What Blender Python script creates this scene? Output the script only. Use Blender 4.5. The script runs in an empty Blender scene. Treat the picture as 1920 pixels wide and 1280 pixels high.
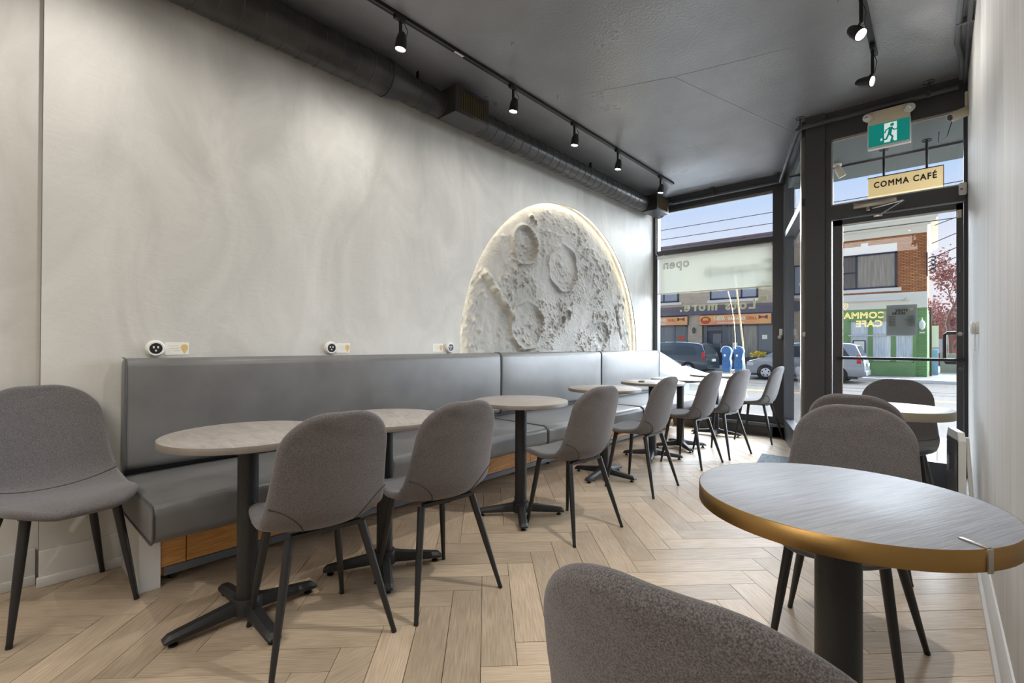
import bpy, bmesh, math, random
from math import sin, cos, pi, radians, sqrt, atan2
from mathutils import Vector, Matrix, noise as mn
random.seed(7)
S = bpy.context.scene
C = S.collection
# ------------------------------------------------------------------ camera
cam = bpy.data.cameras.new('camera'); co = bpy.data.objects.new('camera', cam); C.objects.link(co)
cam.sensor_width = 36.0; cam.lens = 889.9 / 1920 * 36.0; cam.clip_start = .02; cam.clip_end = 500
yaw, pitch, roll = .73113, .0061056, .00429695
r_ = Vector((cos(yaw), sin(yaw), 0)); f_ = Vector((-sin(yaw), cos(yaw), 0)); u_ = Vector((0, 0, 1))
f2 = f_ * cos(pitch) + u_ * sin(pitch); u2 = u_ * cos(pitch) - f_ * sin(pitch)
r3 = r_ * cos(roll) + u2 * sin(roll); u3 = u2 * cos(roll) - r_ * sin(roll)
m = Matrix((r3, u3, -f2)).transposed().to_4x4(); m.translation = Vector((0, 0, 1.13))
co.matrix_world = m
S.camera = co
# ------------------------------------------------------------------ colour management
S.view_settings.view_transform = 'Standard'; S.view_settings.look = 'None'
S.view_settings.exposure = 0.0; S.view_settings.gamma = 1.0
S.view_settings.use_curve_mapping = False
# ------------------------------------------------------------------ light levels
SPOT_W = 38.0          # each track lamp
LED_E = 28.0            # strip behind the plaster opening
SUN_E = 42.0
SKY_E = 1.0
BACK_W = 72.0         # added fill light behind the camera
# ------------------------------------------------------------------ sky
W = bpy.data.worlds.new('sky'); S.world = W; W.use_nodes = True
nt = W.node_tree; nt.nodes.clear()
o = nt.nodes.new('ShaderNodeOutputWorld'); bg = nt.nodes.new('ShaderNodeBackground')
tc = nt.nodes.new('ShaderNodeTexCoord'); sp = nt.nodes.new('ShaderNodeSeparateXYZ'); cr = nt.nodes.new('ShaderNodeValToRGB')
nt.links.new(tc.outputs['Generated'], sp.inputs[0]); nt.links.new(sp.outputs['Z'], cr.inputs[0])
e = cr.color_ramp.elements
e[0].position = 0.0; e[0].color = (.90, .88, .95, 1)
e[1].position = 1.0; e[1].color = (.30, .50, .92, 1)
for p_, c_ in ((.15, (.86, .88, .98, 1)), (.29, (.50, .69, 1.0, 1))):
    q = e.new(p_); q.color = c_
nt.links.new(cr.outputs[0], bg.inputs[0]); bg.inputs[1].default_value = SKY_E
nt.links.new(bg.outputs[0], o.inputs[0])
sun = bpy.data.lights.new('sun', 'SUN'); sun.energy = SUN_E; sun.angle = radians(120); sun.color = (.80, .90, 1.0)
so = bpy.data.objects.new('sun', sun); C.objects.link(so); so.location = (0, 30, 30)
so.rotation_euler = Vector((.10, .90, .46)).to_track_quat('Z', 'Y').to_euler()
# unseen area fill added behind the camera to lift the shadows
al = bpy.data.lights.new('rear_fill_light', 'AREA'); al.energy = BACK_W; al.size = 2.2; al.size_y = 1.6; al.shape = 'RECTANGLE'; al.color = (1, .95, .88)
ao = bpy.data.objects.new('rear_fill_light', al); C.objects.link(ao); ao.location = (-1.4, -1.9, 3.12)

# ================================================================== materials
def lin(r, g, b):
    f = lambda v: (v / 255 / 12.92) if v / 255 <= .04045 else ((v / 255 + .055) / 1.055) ** 2.4
    return (f(r), f(g), f(b), 1)
def mat(name, rgb, rough=.5, metal=0., rgb2=None, nscale=8., ndetail=6., ndist=0., bump=0., bscale=40., spec=.5, emit=0., sheen=0., lo=.35, hi=.65, stretch=None, rough2=None, coat=0.):
    M = bpy.data.materials.new(name); M.use_nodes = True
    t = M.node_tree; b = t.nodes['Principled BSDF']
    col = lin(*rgb)
    b.inputs['Base Color'].default_value = col; b.inputs['Roughness'].default_value = rough; b.inputs['Metallic'].default_value = metal
    b.inputs['Specular IOR Level'].default_value = spec
    if sheen: b.inputs['Sheen Weight'].default_value = sheen
    if coat: b.inputs['Coat Weight'].default_value = coat
    if emit: b.inputs['Emission Color'].default_value = col; b.inputs['Emission Strength'].default_value = emit
    tc = t.nodes.new('ShaderNodeTexCoord'); vec = tc.outputs['Object']
    if stretch:
        mp = t.nodes.new('ShaderNodeMapping'); mp.inputs['Scale'].default_value = stretch
        t.links.new(vec, mp.inputs[0]); vec = mp.outputs[0]
    if rgb2 is not None or rough2 is not None:
        n = t.nodes.new('ShaderNodeTexNoise'); n.inputs['Scale'].default_value = nscale; n.inputs['Detail'].default_value = ndetail; n.inputs['Distortion'].default_value = ndist
        t.links.new(vec, n.inputs['Vector'])
        r = t.nodes.new('ShaderNodeValToRGB'); r.color_ramp.elements[0].position = lo; r.color_ramp.elements[1].position = hi
        if rgb2 is not None:
            r.color_ramp.elements[0].color = col; r.color_ramp.elements[1].color = lin(*rgb2)
            t.links.new(n.outputs['Fac'], r.inputs[0]); t.links.new(r.outputs[0], b.inputs['Base Color'])
        if rough2 is not None:
            mr = t.nodes.new('ShaderNodeMapRange'); mr.inputs['From Min'].default_value = lo; mr.inputs['From Max'].default_value = hi
            mr.inputs['To Min'].default_value = rough; mr.inputs['To Max'].default_value = rough2
            t.links.new(n.outputs['Fac'], mr.inputs[0]); t.links.new(mr.outputs[0], b.inputs['Roughness'])
    if bump:
        n2 = t.nodes.new('ShaderNodeTexNoise'); n2.inputs['Scale'].default_value = bscale; n2.inputs['Detail'].default_value = 4
        t.links.new(vec, n2.inputs['Vector'])
        bp = t.nodes.new('ShaderNodeBump'); bp.inputs['Strength'].default_value = bump; bp.inputs['Distance'].default_value = .01
        t.links.new(n2.outputs['Fac'], bp.inputs['Height']); t.links.new(bp.outputs[0], b.inputs['Normal'])
    return M
def brick_mat(name, c1, c2, mortar, bw=.22, rh=.075, ms=.012):
    M = bpy.data.materials.new(name); M.use_nodes = True
    t = M.node_tree; b = t.nodes['Principled BSDF']; b.inputs['Roughness'].default_value = .85
    tc = t.nodes.new('ShaderNodeTexCoord'); sx = t.nodes.new('ShaderNodeSeparateXYZ'); ad = t.nodes.new('ShaderNodeMath'); cx = t.nodes.new('ShaderNodeCombineXYZ')
    t.links.new(tc.outputs['Object'], sx.inputs[0]); t.links.new(sx.outputs[0], ad.inputs[0]); t.links.new(sx.outputs[1], ad.inputs[1])
    t.links.new(ad.outputs[0], cx.inputs[0]); t.links.new(sx.outputs[2], cx.inputs[1])
    br = t.nodes.new('ShaderNodeTexBrick'); br.inputs['Scale'].default_value = 1; br.inputs['Brick Width'].default_value = bw; br.inputs['Row Height'].default_value = rh
    br.inputs['Mortar Size'].default_value = ms; br.inputs['Color1'].default_value = lin(*c1); br.inputs['Color2'].default_value = lin(*c2); br.inputs['Mortar'].default_value = lin(*mortar)
    t.links.new(cx.outputs[0], br.inputs['Vector'])
    n = t.nodes.new('ShaderNodeTexNoise'); n.inputs['Scale'].default_value = .8; n.inputs['Detail'].default_value = 5
    t.links.new(tc.outputs['Object'], n.inputs['Vector'])
    mx = t.nodes.new('ShaderNodeMix'); mx.data_type = 'RGBA'; mx.blend_type = 'OVERLAY'; mx.inputs[0].default_value = .35
    t.links.new(br.outputs['Color'], mx.inputs[6]); t.links.new(n.outputs['Fac'], mx.inputs[7]); t.links.new(mx.outputs[2], b.inputs['Base Color'])
    bp = t.nodes.new('ShaderNodeBump'); bp.inputs['Strength'].default_value = .6; bp.inputs['Distance'].default_value = .01; bp.invert = True
    t.links.new(br.outputs['Fac'], bp.inputs['Height']); t.links.new(bp.outputs[0], b.inputs['Normal'])
    return M
def glass_mat(name, tint=(1, 1, 1, 1), rough=0.0):
    M = bpy.data.materials.new(name); M.use_nodes = True; t = M.node_tree; t.nodes.clear()
    o = t.nodes.new('ShaderNodeOutputMaterial'); mx = t.nodes.new('ShaderNodeMixShader'); tr = t.nodes.new('ShaderNodeBsdfTransparent'); gl = t.nodes.new('ShaderNodeBsdfGlossy'); lw = t.nodes.new('ShaderNodeLayerWeight'); lw.inputs[0].default_value = .5
    pw = t.nodes.new('ShaderNodeMath'); pw.operation = 'POWER'; pw.inputs[1].default_value = 4.; t.links.new(lw.outputs['Facing'], pw.inputs[0])
    fr = t.nodes.new('ShaderNodeMath'); fr.operation = 'MULTIPLY_ADD'; fr.inputs[1].default_value = .5; fr.inputs[2].default_value = .025; t.links.new(pw.outputs[0], fr.inputs[0])
    gl.inputs['Roughness'].default_value = rough; tr.inputs[0].default_value = tint
    t.links.new(fr.outputs[0], mx.inputs[0]); t.links.new(tr.outputs[0], mx.inputs[1]); t.links.new(gl.outputs[0], mx.inputs[2]); t.links.new(mx.outputs[0], o.inputs[0])
    return M
def emit_mat(name, rgb, s):
    M = bpy.data.materials.new(name); M.use_nodes = True; t = M.node_tree; t.nodes.clear()
    o = t.nodes.new('ShaderNodeOutputMaterial'); em = t.nodes.new('ShaderNodeEmission'); em.inputs[0].default_value = lin(*rgb); em.inputs[1].default_value = s
    t.links.new(em.outputs[0], o.inputs[0]); return M
def plank_mat():
    M = bpy.data.materials.new('oak_plank'); M.use_nodes = True; t = M.node_tree; b = t.nodes['Principled BSDF']
    L = t.links.new; N = t.nodes.new
    tc = N('ShaderNodeTexCoord'); oi = N('ShaderNodeObjectInfo'); mu = N('ShaderNodeMath'); mu.operation = 'MULTIPLY'; mu.inputs[1].default_value = 57.
    L(oi.outputs['Random'], mu.inputs[0]); cx = N('ShaderNodeCombineXYZ'); L(mu.outputs[0], cx.inputs[0]); L(mu.outputs[0], cx.inputs[1])
    va = N('ShaderNodeVectorMath'); L(tc.outputs['Object'], va.inputs[0]); L(cx.outputs[0], va.inputs[1])
    mp = N('ShaderNodeMapping'); mp.inputs['Scale'].default_value = (80, 3.2, 1); L(va.outputs[0], mp.inputs[0])
    n = N('ShaderNodeTexNoise'); n.inputs['Scale'].default_value = 2.4; n.inputs['Detail'].default_value = 6; n.inputs['Distortion'].default_value = .35; L(mp.outputs[0], n.inputs['Vector'])
    r = N('ShaderNodeValToRGB'); r.color_ramp.elements[0].position = .3; r.color_ramp.elements[1].position = .72
    r.color_ramp.elements[0].color = lin(168, 147, 123); r.color_ramp.elements[1].color = lin(198, 180, 157); L(n.outputs['Fac'], r.inputs[0])
    mp2 = N('ShaderNodeMapping'); mp2.inputs['Scale'].default_value = (5, 2.5, 1); L(va.outputs[0], mp2.inputs[0])
    n2 = N('ShaderNodeTexNoise'); n2.inputs['Scale'].default_value = 1.6; n2.inputs['Detail'].default_value = 3; L(mp2.outputs[0], n2.inputs['Vector'])
    hs = N('ShaderNodeHueSaturation'); mr = N('ShaderNodeMapRange'); mr.inputs['To Min'].default_value = .78; mr.inputs['To Max'].default_value = 1.12; L(oi.outputs['Random'], mr.inputs[0])
    m2 = N('ShaderNodeMapRange'); m2.inputs['To Min'].default_value = .8; m2.inputs['To Max'].default_value = 1.2; L(n2.outputs['Fac'], m2.inputs[0])
    mm = N('ShaderNodeMath'); mm.operation = 'MULTIPLY'; L(mr.outputs[0], mm.inputs[0]); L(m2.outputs[0], mm.inputs[1])
    L(mm.outputs[0], hs.inputs['Value']); L(r.outputs[0], hs.inputs['Color']); L(hs.outputs[0], b.inputs['Base Color'])
    b.inputs['Roughness'].default_value = .42; b.inputs['Specular IOR Level'].default_value = .45
    bp = N('ShaderNodeBump'); bp.inputs['Strength'].default_value = .12; bp.inputs['Distance'].default_value = .004; L(n.outputs['Fac'], bp.inputs['Height']); L(bp.outputs[0], b.inputs['Normal'])
    return M
def wood_mat(name, c1, c2, scale=(3, 30, 30), rough=.5, wave=False):
    M = mat(name, c1, rough, rgb2=c2, nscale=2.0, ndetail=8, ndist=1.2, stretch=scale, lo=.3, hi=.7, bump=.04, bscale=3)
    return M
def plaster_mat(name, a, bcol, c, bump=.25, vert=False):
    M = bpy.data.materials.new(name); M.use_nodes = True; t = M.node_tree; b = t.nodes['Principled BSDF']; L = t.links.new; N = t.nodes.new
    tc = N('ShaderNodeTexCoord'); mp = N('ShaderNodeMapping'); mp.inputs['Scale'].default_value = (1, 1.6, .8) if not vert else (1, 9, .45); L(tc.outputs['Object'], mp.inputs[0])
    n = N('ShaderNodeTexNoise'); n.inputs['Scale'].default_value = 1.5; n.inputs['Detail'].default_value = 9; n.inputs['Roughness'].default_value = .62; n.inputs['Distortion'].default_value = .9; L(mp.outputs[0], n.inputs['Vector'])
    r = N('ShaderNodeValToRGB'); r.color_ramp.elements[0].position = .28; r.color_ramp.elements[1].position = .74; r.color_ramp.elements[0].color = lin(*a); r.color_ramp.elements[1].color = lin(*c)
    q = r.color_ramp.elements.new(.52); q.color = lin(*bcol); L(n.outputs['Fac'], r.inputs[0]); L(r.outputs[0], b.inputs['Base Color'])
    b.inputs['Roughness'].default_value = .62; b.inputs['Specular IOR Level'].default_value = .35
    mp2 = N('ShaderNodeMapping'); mp2.inputs['Scale'].default_value = (1, 2.2, 5) if not vert else (1, 40, 1.2); mp2.inputs['Rotation'].default_value = (.5 if not vert else 0, 0, 0); L(tc.outputs['Object'], mp2.inputs[0])
    n2 = N('ShaderNodeTexNoise'); n2.inputs['Scale'].default_value = 4; n2.inputs['Detail'].default_value = 10; n2.inputs['Roughness'].default_value = .65; n2.inputs['Distortion'].default_value = 1.5; L(mp2.outputs[0], n2.inputs['Vector'])
    bp = N('ShaderNodeBump'); bp.inputs['Strength'].default_value = bump; bp.inputs['Distance'].default_value = .006; L(n2.outputs['Fac'], bp.inputs['Height']); L(bp.outputs[0], b.inputs['Normal'])
    return M
def fabric_mat(name, c1, c2):
    M = mat(name, c1, .95, rgb2=c2, nscale=520, ndetail=2, lo=.36, hi=.66, bump=.25, bscale=520, spec=.15, sheen=.25)
    return M
def blind_mat():
    M = bpy.data.materials.new('blind_cloth'); M.use_nodes = True; t = M.node_tree; t.nodes.clear(); N = t.nodes.new; L = t.links.new
    o = N('ShaderNodeOutputMaterial'); d = N('ShaderNodeBsdfDiffuse'); tl = N('ShaderNodeBsdfTranslucent'); tr = N('ShaderNodeBsdfTransparent'); a = N('ShaderNodeMixShader'); b = N('ShaderNodeMixShader')
    d.inputs[0].default_value = lin(190, 190, 178); tl.inputs[0].default_value = lin(122, 121, 110); a.inputs[0].default_value = .6; b.inputs[0].default_value = .16
    L(d.outputs[0], a.inputs[1]); L(tl.outputs[0], a.inputs[2]); L(a.outputs[0], b.inputs[1]); L(tr.outputs[0], b.inputs[2]); L(b.outputs[0], o.inputs[0])
    return M
M = {}
M['plaster'] = plaster_mat('grey_plaster', (186, 184, 178), (203, 201, 195), (216, 214, 209))
M['plaster_r'] = plaster_mat('pale_plaster', (196, 194, 190), (211, 209, 206), (222, 220, 217), bump=.12, vert=True)
M['back'] = mat('back_wall_paint', (176, 172, 166), .7)
M['ceil'] = mat('charcoal_ceiling', (130, 131, 135), .36, rgb2=(144, 145, 149), nscale=2.6, ndetail=10, ndist=.2, bump=.30, bscale=55, rough2=.26, lo=.25, hi=.75, spec=1.)
M['seam'] = mat('grey_wall_return', (112, 108, 101), .7)  # end face of the proud wall section, darker grey than the plaster
M['white_trim'] = mat('white_trim', (206, 205, 202), .45)
M['white_plastic'] = mat('white_plastic', (228, 227, 222), .4)
M['cream_plastic'] = mat('cream_plastic', (214, 202, 178), .4)
M['plank'] = plank_mat()
M['joint'] = mat('floor_joint', (44, 36, 29), .9)
M['fabric'] = fabric_mat('grey_fabric', (76, 72, 72), (120, 115, 115))
M['fab_seam'] = mat('fabric_seam', (62, 59, 59), .95)
M['black_metal'] = mat('black_metal', (30, 30, 31), .42, bump=.05, bscale=300)
M['black_cast'] = mat('black_cast_iron', (34, 34, 35), .5, bump=.2, bscale=160)
M['leather'] = mat('grey_leatherette', (100, 99, 98), .30, rgb2=(110, 109, 108), nscale=5, bump=.10, bscale=240, rough2=.38)
M['piping'] = mat('leather_piping', (74, 74, 76), .4)
M['dark'] = mat('black_plastic', (22, 22, 23), .4)
M['oak'] = wood_mat('oak_panel', (168, 112, 54), (206, 150, 84), (30, 3, 36))
M['tabletop'] = mat('grey_oak_laminate', (140, 132, 125), .42, rgb2=(166, 159, 152), nscale=2.2, ndetail=9, ndist=1.4, stretch=(3, 9, 3), lo=.3, hi=.7, bump=.03, bscale=30)
M['tabledge'] = mat('laminate_edge', (104, 96, 88), .5, rgb2=(122, 113, 104), nscale=5)
M['ashtop'] = mat('pale_ash_laminate', (136, 139, 147), .46, rgb2=(158, 162, 170), nscale=2.4, ndetail=9, ndist=.6, stretch=(60, 3, 3), lo=.32, hi=.68, bump=.10, bscale=3)
M['whitetop'] = mat('white_laminate', (200, 203, 210), .4)
M['brass'] = mat('brushed_brass', (160, 126, 76), .36, 1.0, bump=.05, bscale=20, stretch=(1, 1, 60))
M['champagne'] = mat('champagne_edge', (150, 138, 118), .35, .8)
M['duct'] = mat('black_duct', (58, 57, 56), .3, .55, rgb2=(74, 72, 70), nscale=6, rough2=.42)
M['frame'] = mat('black_aluminium', (70, 70, 73), .4, .1)
M['frame_lit'] = mat('lit_frame_grey', (96, 99, 104), .4, .2)  # paler copy of the black frame, light put into the colour
M['steel'] = mat('satin_steel', (176, 170, 160), .3, .9)
M['glass'] = glass_mat('window_glass')
M['blind'] = blind_mat()
M['grille'] = mat('grille_slat', (104, 92, 68), .45, .5)
M['lens'] = emit_mat('lamp_lens', (255, 246, 230), 26)
M['led'] = emit_mat('led_strip', (255, 244, 218), LED_E)
M['moon'] = plaster_mat('moon_plaster', (140, 137, 130), (166, 163, 156), (184, 181, 174), bump=.9)
M['exit_green'] = mat('exit_green', (8, 150, 140), .4, emit=.35)
M['exit_white'] = mat('exit_white', (240, 250, 248), .4, emit=.5)
M['sign_warm'] = mat('backlit_sign_face', (240, 214, 156), .5, emit=.45)
M['neon'] = emit_mat('neon_tube', (255, 232, 150), 1.5)
M['neon_off'] = mat('bronze_neon_tube', (84, 74, 48), .4)
M['decal'] = mat('grey_decal', (150, 166, 170), .5)
M['decal_black'] = mat('black_vinyl', (34, 34, 36), .5)
M['decal_cream'] = mat('cream_vinyl', (196, 196, 160), .5)
M['mat_rug'] = mat('entrance_mat_pile', (72, 78, 84), .95, rgb2=(126, 132, 138), nscale=70, bump=.6, bscale=120)
M['paper'] = mat('card_paper', (232, 228, 218), .7)
M['gold_print'] = mat('gold_print', (214, 180, 116), .6)
M['chrome'] = mat('chrome', (200, 200, 200), .15, 1.0)
M['clear'] = mat('lamp_glass', (214, 212, 205), .12)
# street
M['asphalt'] = mat('asphalt', (70, 64, 58), .9, rgb2=(84, 77, 70), nscale=.9, bump=.2, bscale=30)
M['pave'] = mat('concrete_pavement', (112, 108, 102), .85, rgb2=(128, 123, 116), nscale=1.2, bump=.1, bscale=40)
M['yellow'] = mat('road_paint', (206, 160, 62), .8)
M['brick_or'] = brick_mat('orange_brick', (178, 112, 66), (208, 142, 88), (100, 68, 48))
M['brick_tan'] = brick_mat('tan_brick', (206, 184, 156), (220, 200, 172), (184, 168, 148))
M['brick_gr'] = brick_mat('green_brick', (118, 158, 98), (128, 166, 106), (98, 138, 82))
M['brick_dk'] = brick_mat('grey_brick', (120, 108, 102), (138, 124, 118), (100, 92, 88))
M['green'] = mat('green_paint', (124, 160, 100), .6, rgb2=(132, 168, 108), nscale=2)
M['cream'] = mat('cream_paint', (236, 233, 214), .6)
M['stone'] = mat('pale_stone', (232, 230, 222), .7, bump=.1, bscale=20)
M['maroon'] = mat('brown_metal', (120, 104, 104), .6)
M['purple'] = mat('slate_paint', (100, 94, 108), .6)
M['navy'] = mat('navy_paint', (36, 44, 62), .4)
M['shopglass'] = mat('shop_glass', (86, 100, 104), .08, spec=.8)
M['winglass'] = mat('upper_glass', (150, 158, 168), .08, spec=.8)
M['curtain'] = mat('white_curtain', (236, 242, 240), .8, rgb2=(200, 212, 214), nscale=3, stretch=(9, 1, .4), ndist=.4)
M['curtain_b'] = mat('beige_curtain', (176, 164, 146), .8, rgb2=(136, 130, 120), nscale=3, stretch=(6, 1, .3))
M['sign_or'] = mat('orange_sign', (252, 196, 96), .5, rgb2=(244, 150, 112), nscale=.8, stretch=(.5, .5, 3))
M['sign_red'] = mat('red_print', (206, 78, 50), .5)
M['white_print'] = mat('white_print', (244, 240, 220), .5)
M['yellow_print'] = mat('yellow_print', (250, 222, 96), .5)
M['van_dark'] = mat('slate_car_paint', (62, 76, 86), .25, .3, coat=.5)
M['car_silver'] = mat('silver_car_paint', (150, 154, 160), .3, .3, coat=.5)
M['car_white'] = mat('white_car_paint', (236, 238, 240), .25, coat=.5)
M['carglass'] = mat('car_glass', (40, 50, 54), .06, spec=.8)
M['tyre'] = mat('tyre_rubber', (30, 30, 31), .8)
M['rim'] = mat('alloy_rim', (190, 192, 196), .3, .6)
M['taillight'] = mat('red_tail_lamp', (214, 44, 34), .2)
M['meter'] = mat('blue_meter_paint', (36, 92, 150), .4)
M['meter_rim'] = mat('pale_blue_rim', (130, 170, 205), .4)
M['streak_yellow'] = mat('streak_yellow', (226, 196, 140), .5)
M['bark'] = mat('bark', (94, 74, 68), .9)
M['twig'] = mat('twig', (112, 84, 80), .9)
M['redleaf'] = mat('russet_leaf', (140, 88, 80), .8, rgb2=(112, 72, 72), nscale=9)
M['soffit'] = mat('soffit_paint', (84, 92, 90), .6)
M['wire'] = mat('cable', (40, 40, 44), .6)
M['grey_conc'] = mat('rough_concrete', (164, 160, 156), .9)
M['redbrick'] = brick_mat('red_brick', (130, 74, 66), (146, 86, 76), (110, 80, 74))

# ================================================================== mesh helpers
class MB:
    def __init__(s): s.bm = bmesh.new()
    def box(s, x0, x1, y0, y1, z0, z1, bev=0., seg=2):
        r = bmesh.ops.create_cube(s.bm, size=1)
        for v in r['verts']:
            v.co = Vector(((x0 + x1) / 2 + v.co.x * (x1 - x0), (y0 + y1) / 2 + v.co.y * (y1 - y0), (z0 + z1) / 2 + v.co.z * (z1 - z0)))
        if bev > 0:
            ed = list({e for v in r['verts'] for e in v.link_edges})
            bmesh.ops.bevel(s.bm, geom=ed, offset=bev, segments=seg, profile=.5, affect='EDGES')
        return s
    def obox(s, c, ax, ay, az, sx, sy, sz, bev=0.):
        r = bmesh.ops.create_cube(s.bm, size=1); c = Vector(c); ax, ay, az = Vector(ax).normalized(), Vector(ay).normalized(), Vector(az).normalized()
        for v in r['verts']: v.co = c + ax * v.co.x * sx + ay * v.co.y * sy + az * v.co.z * sz
        if bev > 0:
            ed = list({e for v in r['verts'] for e in v.link_edges})
            bmesh.ops.bevel(s.bm, geom=ed, offset=bev, segments=2, profile=.5, affect='EDGES')
        return s
    def tube(s, pts, rad, seg=10, cap=True):
        pts = [Vector(p) for p in pts]; n = len(pts)
        if not hasattr(rad, '__len__'): rad = [rad] * n
        rings = []; pu = None
        for i, p in enumerate(pts):
            d = (pts[min(i + 1, n - 1)] - pts[max(i - 1, 0)]).normalized()
            if pu is None: pu = d.orthogonal().normalized()
            else:
                pu = pu - d * pu.dot(d)
                pu = pu.normalized() if pu.length > 1e-6 else d.orthogonal().normalized()
            w = d.cross(pu)
            rings.append([s.bm.verts.new(p + (pu * cos(2 * pi * k / seg) + w * sin(2 * pi * k / seg)) * rad[i]) for k in range(seg)])
        for a, b in zip(rings, rings[1:]):
            for k in range(seg): s.bm.faces.new((a[k], a[(k + 1) % seg], b[(k + 1) % seg], b[k]))
        if cap: s.bm.faces.new(rings[0][::-1]); s.bm.faces.new(rings[-1])
        return s
    def lathe(s, prof, c=(0, 0, 0), axis='z', seg=32, ax=None):
        c = Vector(c)
        if ax is not None:
            az = Vector(ax).normalized(); a1 = az.orthogonal().normalized(); a2 = az.cross(a1)
        else:
            a1, a2, az = {'z': (Vector((1, 0, 0)), Vector((0, 1, 0)), Vector((0, 0, 1))), 'x': (Vector((0, 1, 0)), Vector((0, 0, 1)), Vector((1, 0, 0))), 'y': (Vector((0, 0, 1)), Vector((1, 0, 0)), Vector((0, 1, 0)))}[axis]
        rings = []
        for r, h in prof:
            if r <= 1e-6: rings.append([s.bm.verts.new(c + az * h)])
            else: rings.append([s.bm.verts.new(c + az * h + (a1 * cos(2 * pi * k / seg) + a2 * sin(2 * pi * k / seg)) * r) for k in range(seg)])
        for a, b in zip(rings, rings[1:]):
            for k in range(seg):
                k2 = (k + 1) % seg
                if len(a) == 1 and len(b) == 1: continue
                if len(a) == 1: s.bm.faces.new((a[0], b[k2], b[k]))
                elif len(b) == 1: s.bm.faces.new((a[k], a[k2], b[0]))
                else: s.bm.faces.new((a[k], a[k2], b[k2], b[k]))
        return s
    def prism(s, poly, axis, a, b):
        """poly: 2-D outline in the plane across `axis`, extruded from a to b."""
        f = {'x': lambda u, v, w: (w, u, v), 'y': lambda u, v, w: (u, w, v), 'z': lambda u, v, w: (u, v, w)}[axis]
        A = [s.bm.verts.new(f(u, v, a)) for u, v in poly]; B = [s.bm.verts.new(f(u, v, b)) for u, v in poly]
        s.bm.faces.new(A[::-1]); s.bm.faces.new(B); n = len(poly)
        for i in range(n): s.bm.faces.new((A[i], A[(i + 1) % n], B[(i + 1) % n], B[i]))
        return s
    def quad(s, *p):
        s.bm.faces.new([s.bm.verts.new(q) for q in p]); return s
    def build(s, name, m, parent=None, smooth=True, ang=35, loc=None):
        bmesh.ops.recalc_face_normals(s.bm, faces=s.bm.faces)
        me = bpy.data.meshes.new(name); s.bm.to_mesh(me); s.bm.free()
        if smooth: me.shade_smooth(); me.set_sharp_from_angle(angle=radians(ang))
        me.materials.append(m if not isinstance(m, str) else M[m])
        ob = bpy.data.objects.new(name, me); C.objects.link(ob)
        if parent: ob.parent = parent
        if loc: ob.location = loc
        return ob
def tag(o, label, cat, group=None, kind=None):
    o['label'] = label; o['category'] = cat
    if group: o['group'] = group
    if kind: o['kind'] = kind
    return o
def thing(name, label, cat, loc=(0, 0, 0), rz=0., group=None, sc=1.):
    o = bpy.data.objects.new(name, None); C.objects.link(o); o.location = loc; o.rotation_euler = (0, 0, rz); o.scale = (sc,) * 3
    o.empty_display_size = .1
    return tag(o, label, cat, group)
def struct(o, label=None):
    o['kind'] = 'structure'
    if label: o['label'] = label
    return o
def sroot(name, loc=(0, 0, 0)):
    o = bpy.data.objects.new(name, None); C.objects.link(o); o.location = loc; o['kind'] = 'structure'; return o
def dup(o, parent=None):
    c = o.copy(); C.objects.link(c); c.parent = parent
    for ch in list(o.children): dup(ch, c)
    return c
def bake(ob):
    dg = bpy.context.evaluated_depsgraph_get(); dg.update()
    me = bpy.data.meshes.new_from_object(ob.evaluated_get(dg)); return me
def text(name, s, size, m, parent, loc, face='-y', ext=.002, bold=0., outline=0., align='CENTER', spacing=1., sx=1., bev=0.):
    cu = bpy.data.curves.new('t', 'FONT'); cu.body = s; cu.size = size; cu.align_x = align; cu.align_y = 'CENTER'; cu.space_character = spacing
    cu.resolution_u = 3
    if outline: cu.fill_mode = 'NONE'; cu.bevel_depth = outline; cu.bevel_resolution = 1
    else:
        cu.extrude = ext; cu.offset = bold; cu.bevel_depth = bev; cu.bevel_resolution = 0
    tmp = bpy.data.objects.new('t', cu); C.objects.link(tmp)
    me = bake(tmp); bpy.data.objects.remove(tmp); me.name = name
    me.transform(Matrix.Scale(sx, 4, (1, 0, 0)))
    rot = {'-y': Matrix.Rotation(pi / 2, 4, 'X'), '+y': Matrix.Rotation(pi, 4, 'Z') @ Matrix.Rotation(pi / 2, 4, 'X'), '+x': Matrix.Rotation(pi / 2, 4, 'Z') @ Matrix.Rotation(pi / 2, 4, 'X'), '-x': Matrix.Rotation(-pi / 2, 4, 'Z') @ Matrix.Rotation(pi / 2, 4, 'X')}[face]
    me.transform(Matrix.Translation(loc) @ rot)
    me.materials.clear(); me.materials.append(M[m])
    ob = bpy.data.objects.new(name, me); C.objects.link(ob); ob.parent = parent; return ob
def arc(cx, cy, r, a0, a1, n, ry=None):
    return [(cx + r * cos(radians(a0 + (a1 - a0) * i / n)), cy + (ry or r) * sin(radians(a0 + (a1 - a0) * i / n))) for i in range(n + 1)]
XL, XR, ZC, YB = -3.10, .172, 3.20, -3.4
YD, YW = 5.05, 6.60                     # door plane, window plane
MC = (4.40, 1.06, 1.63)                 # plaster moon: centre y, z, radius

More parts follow.
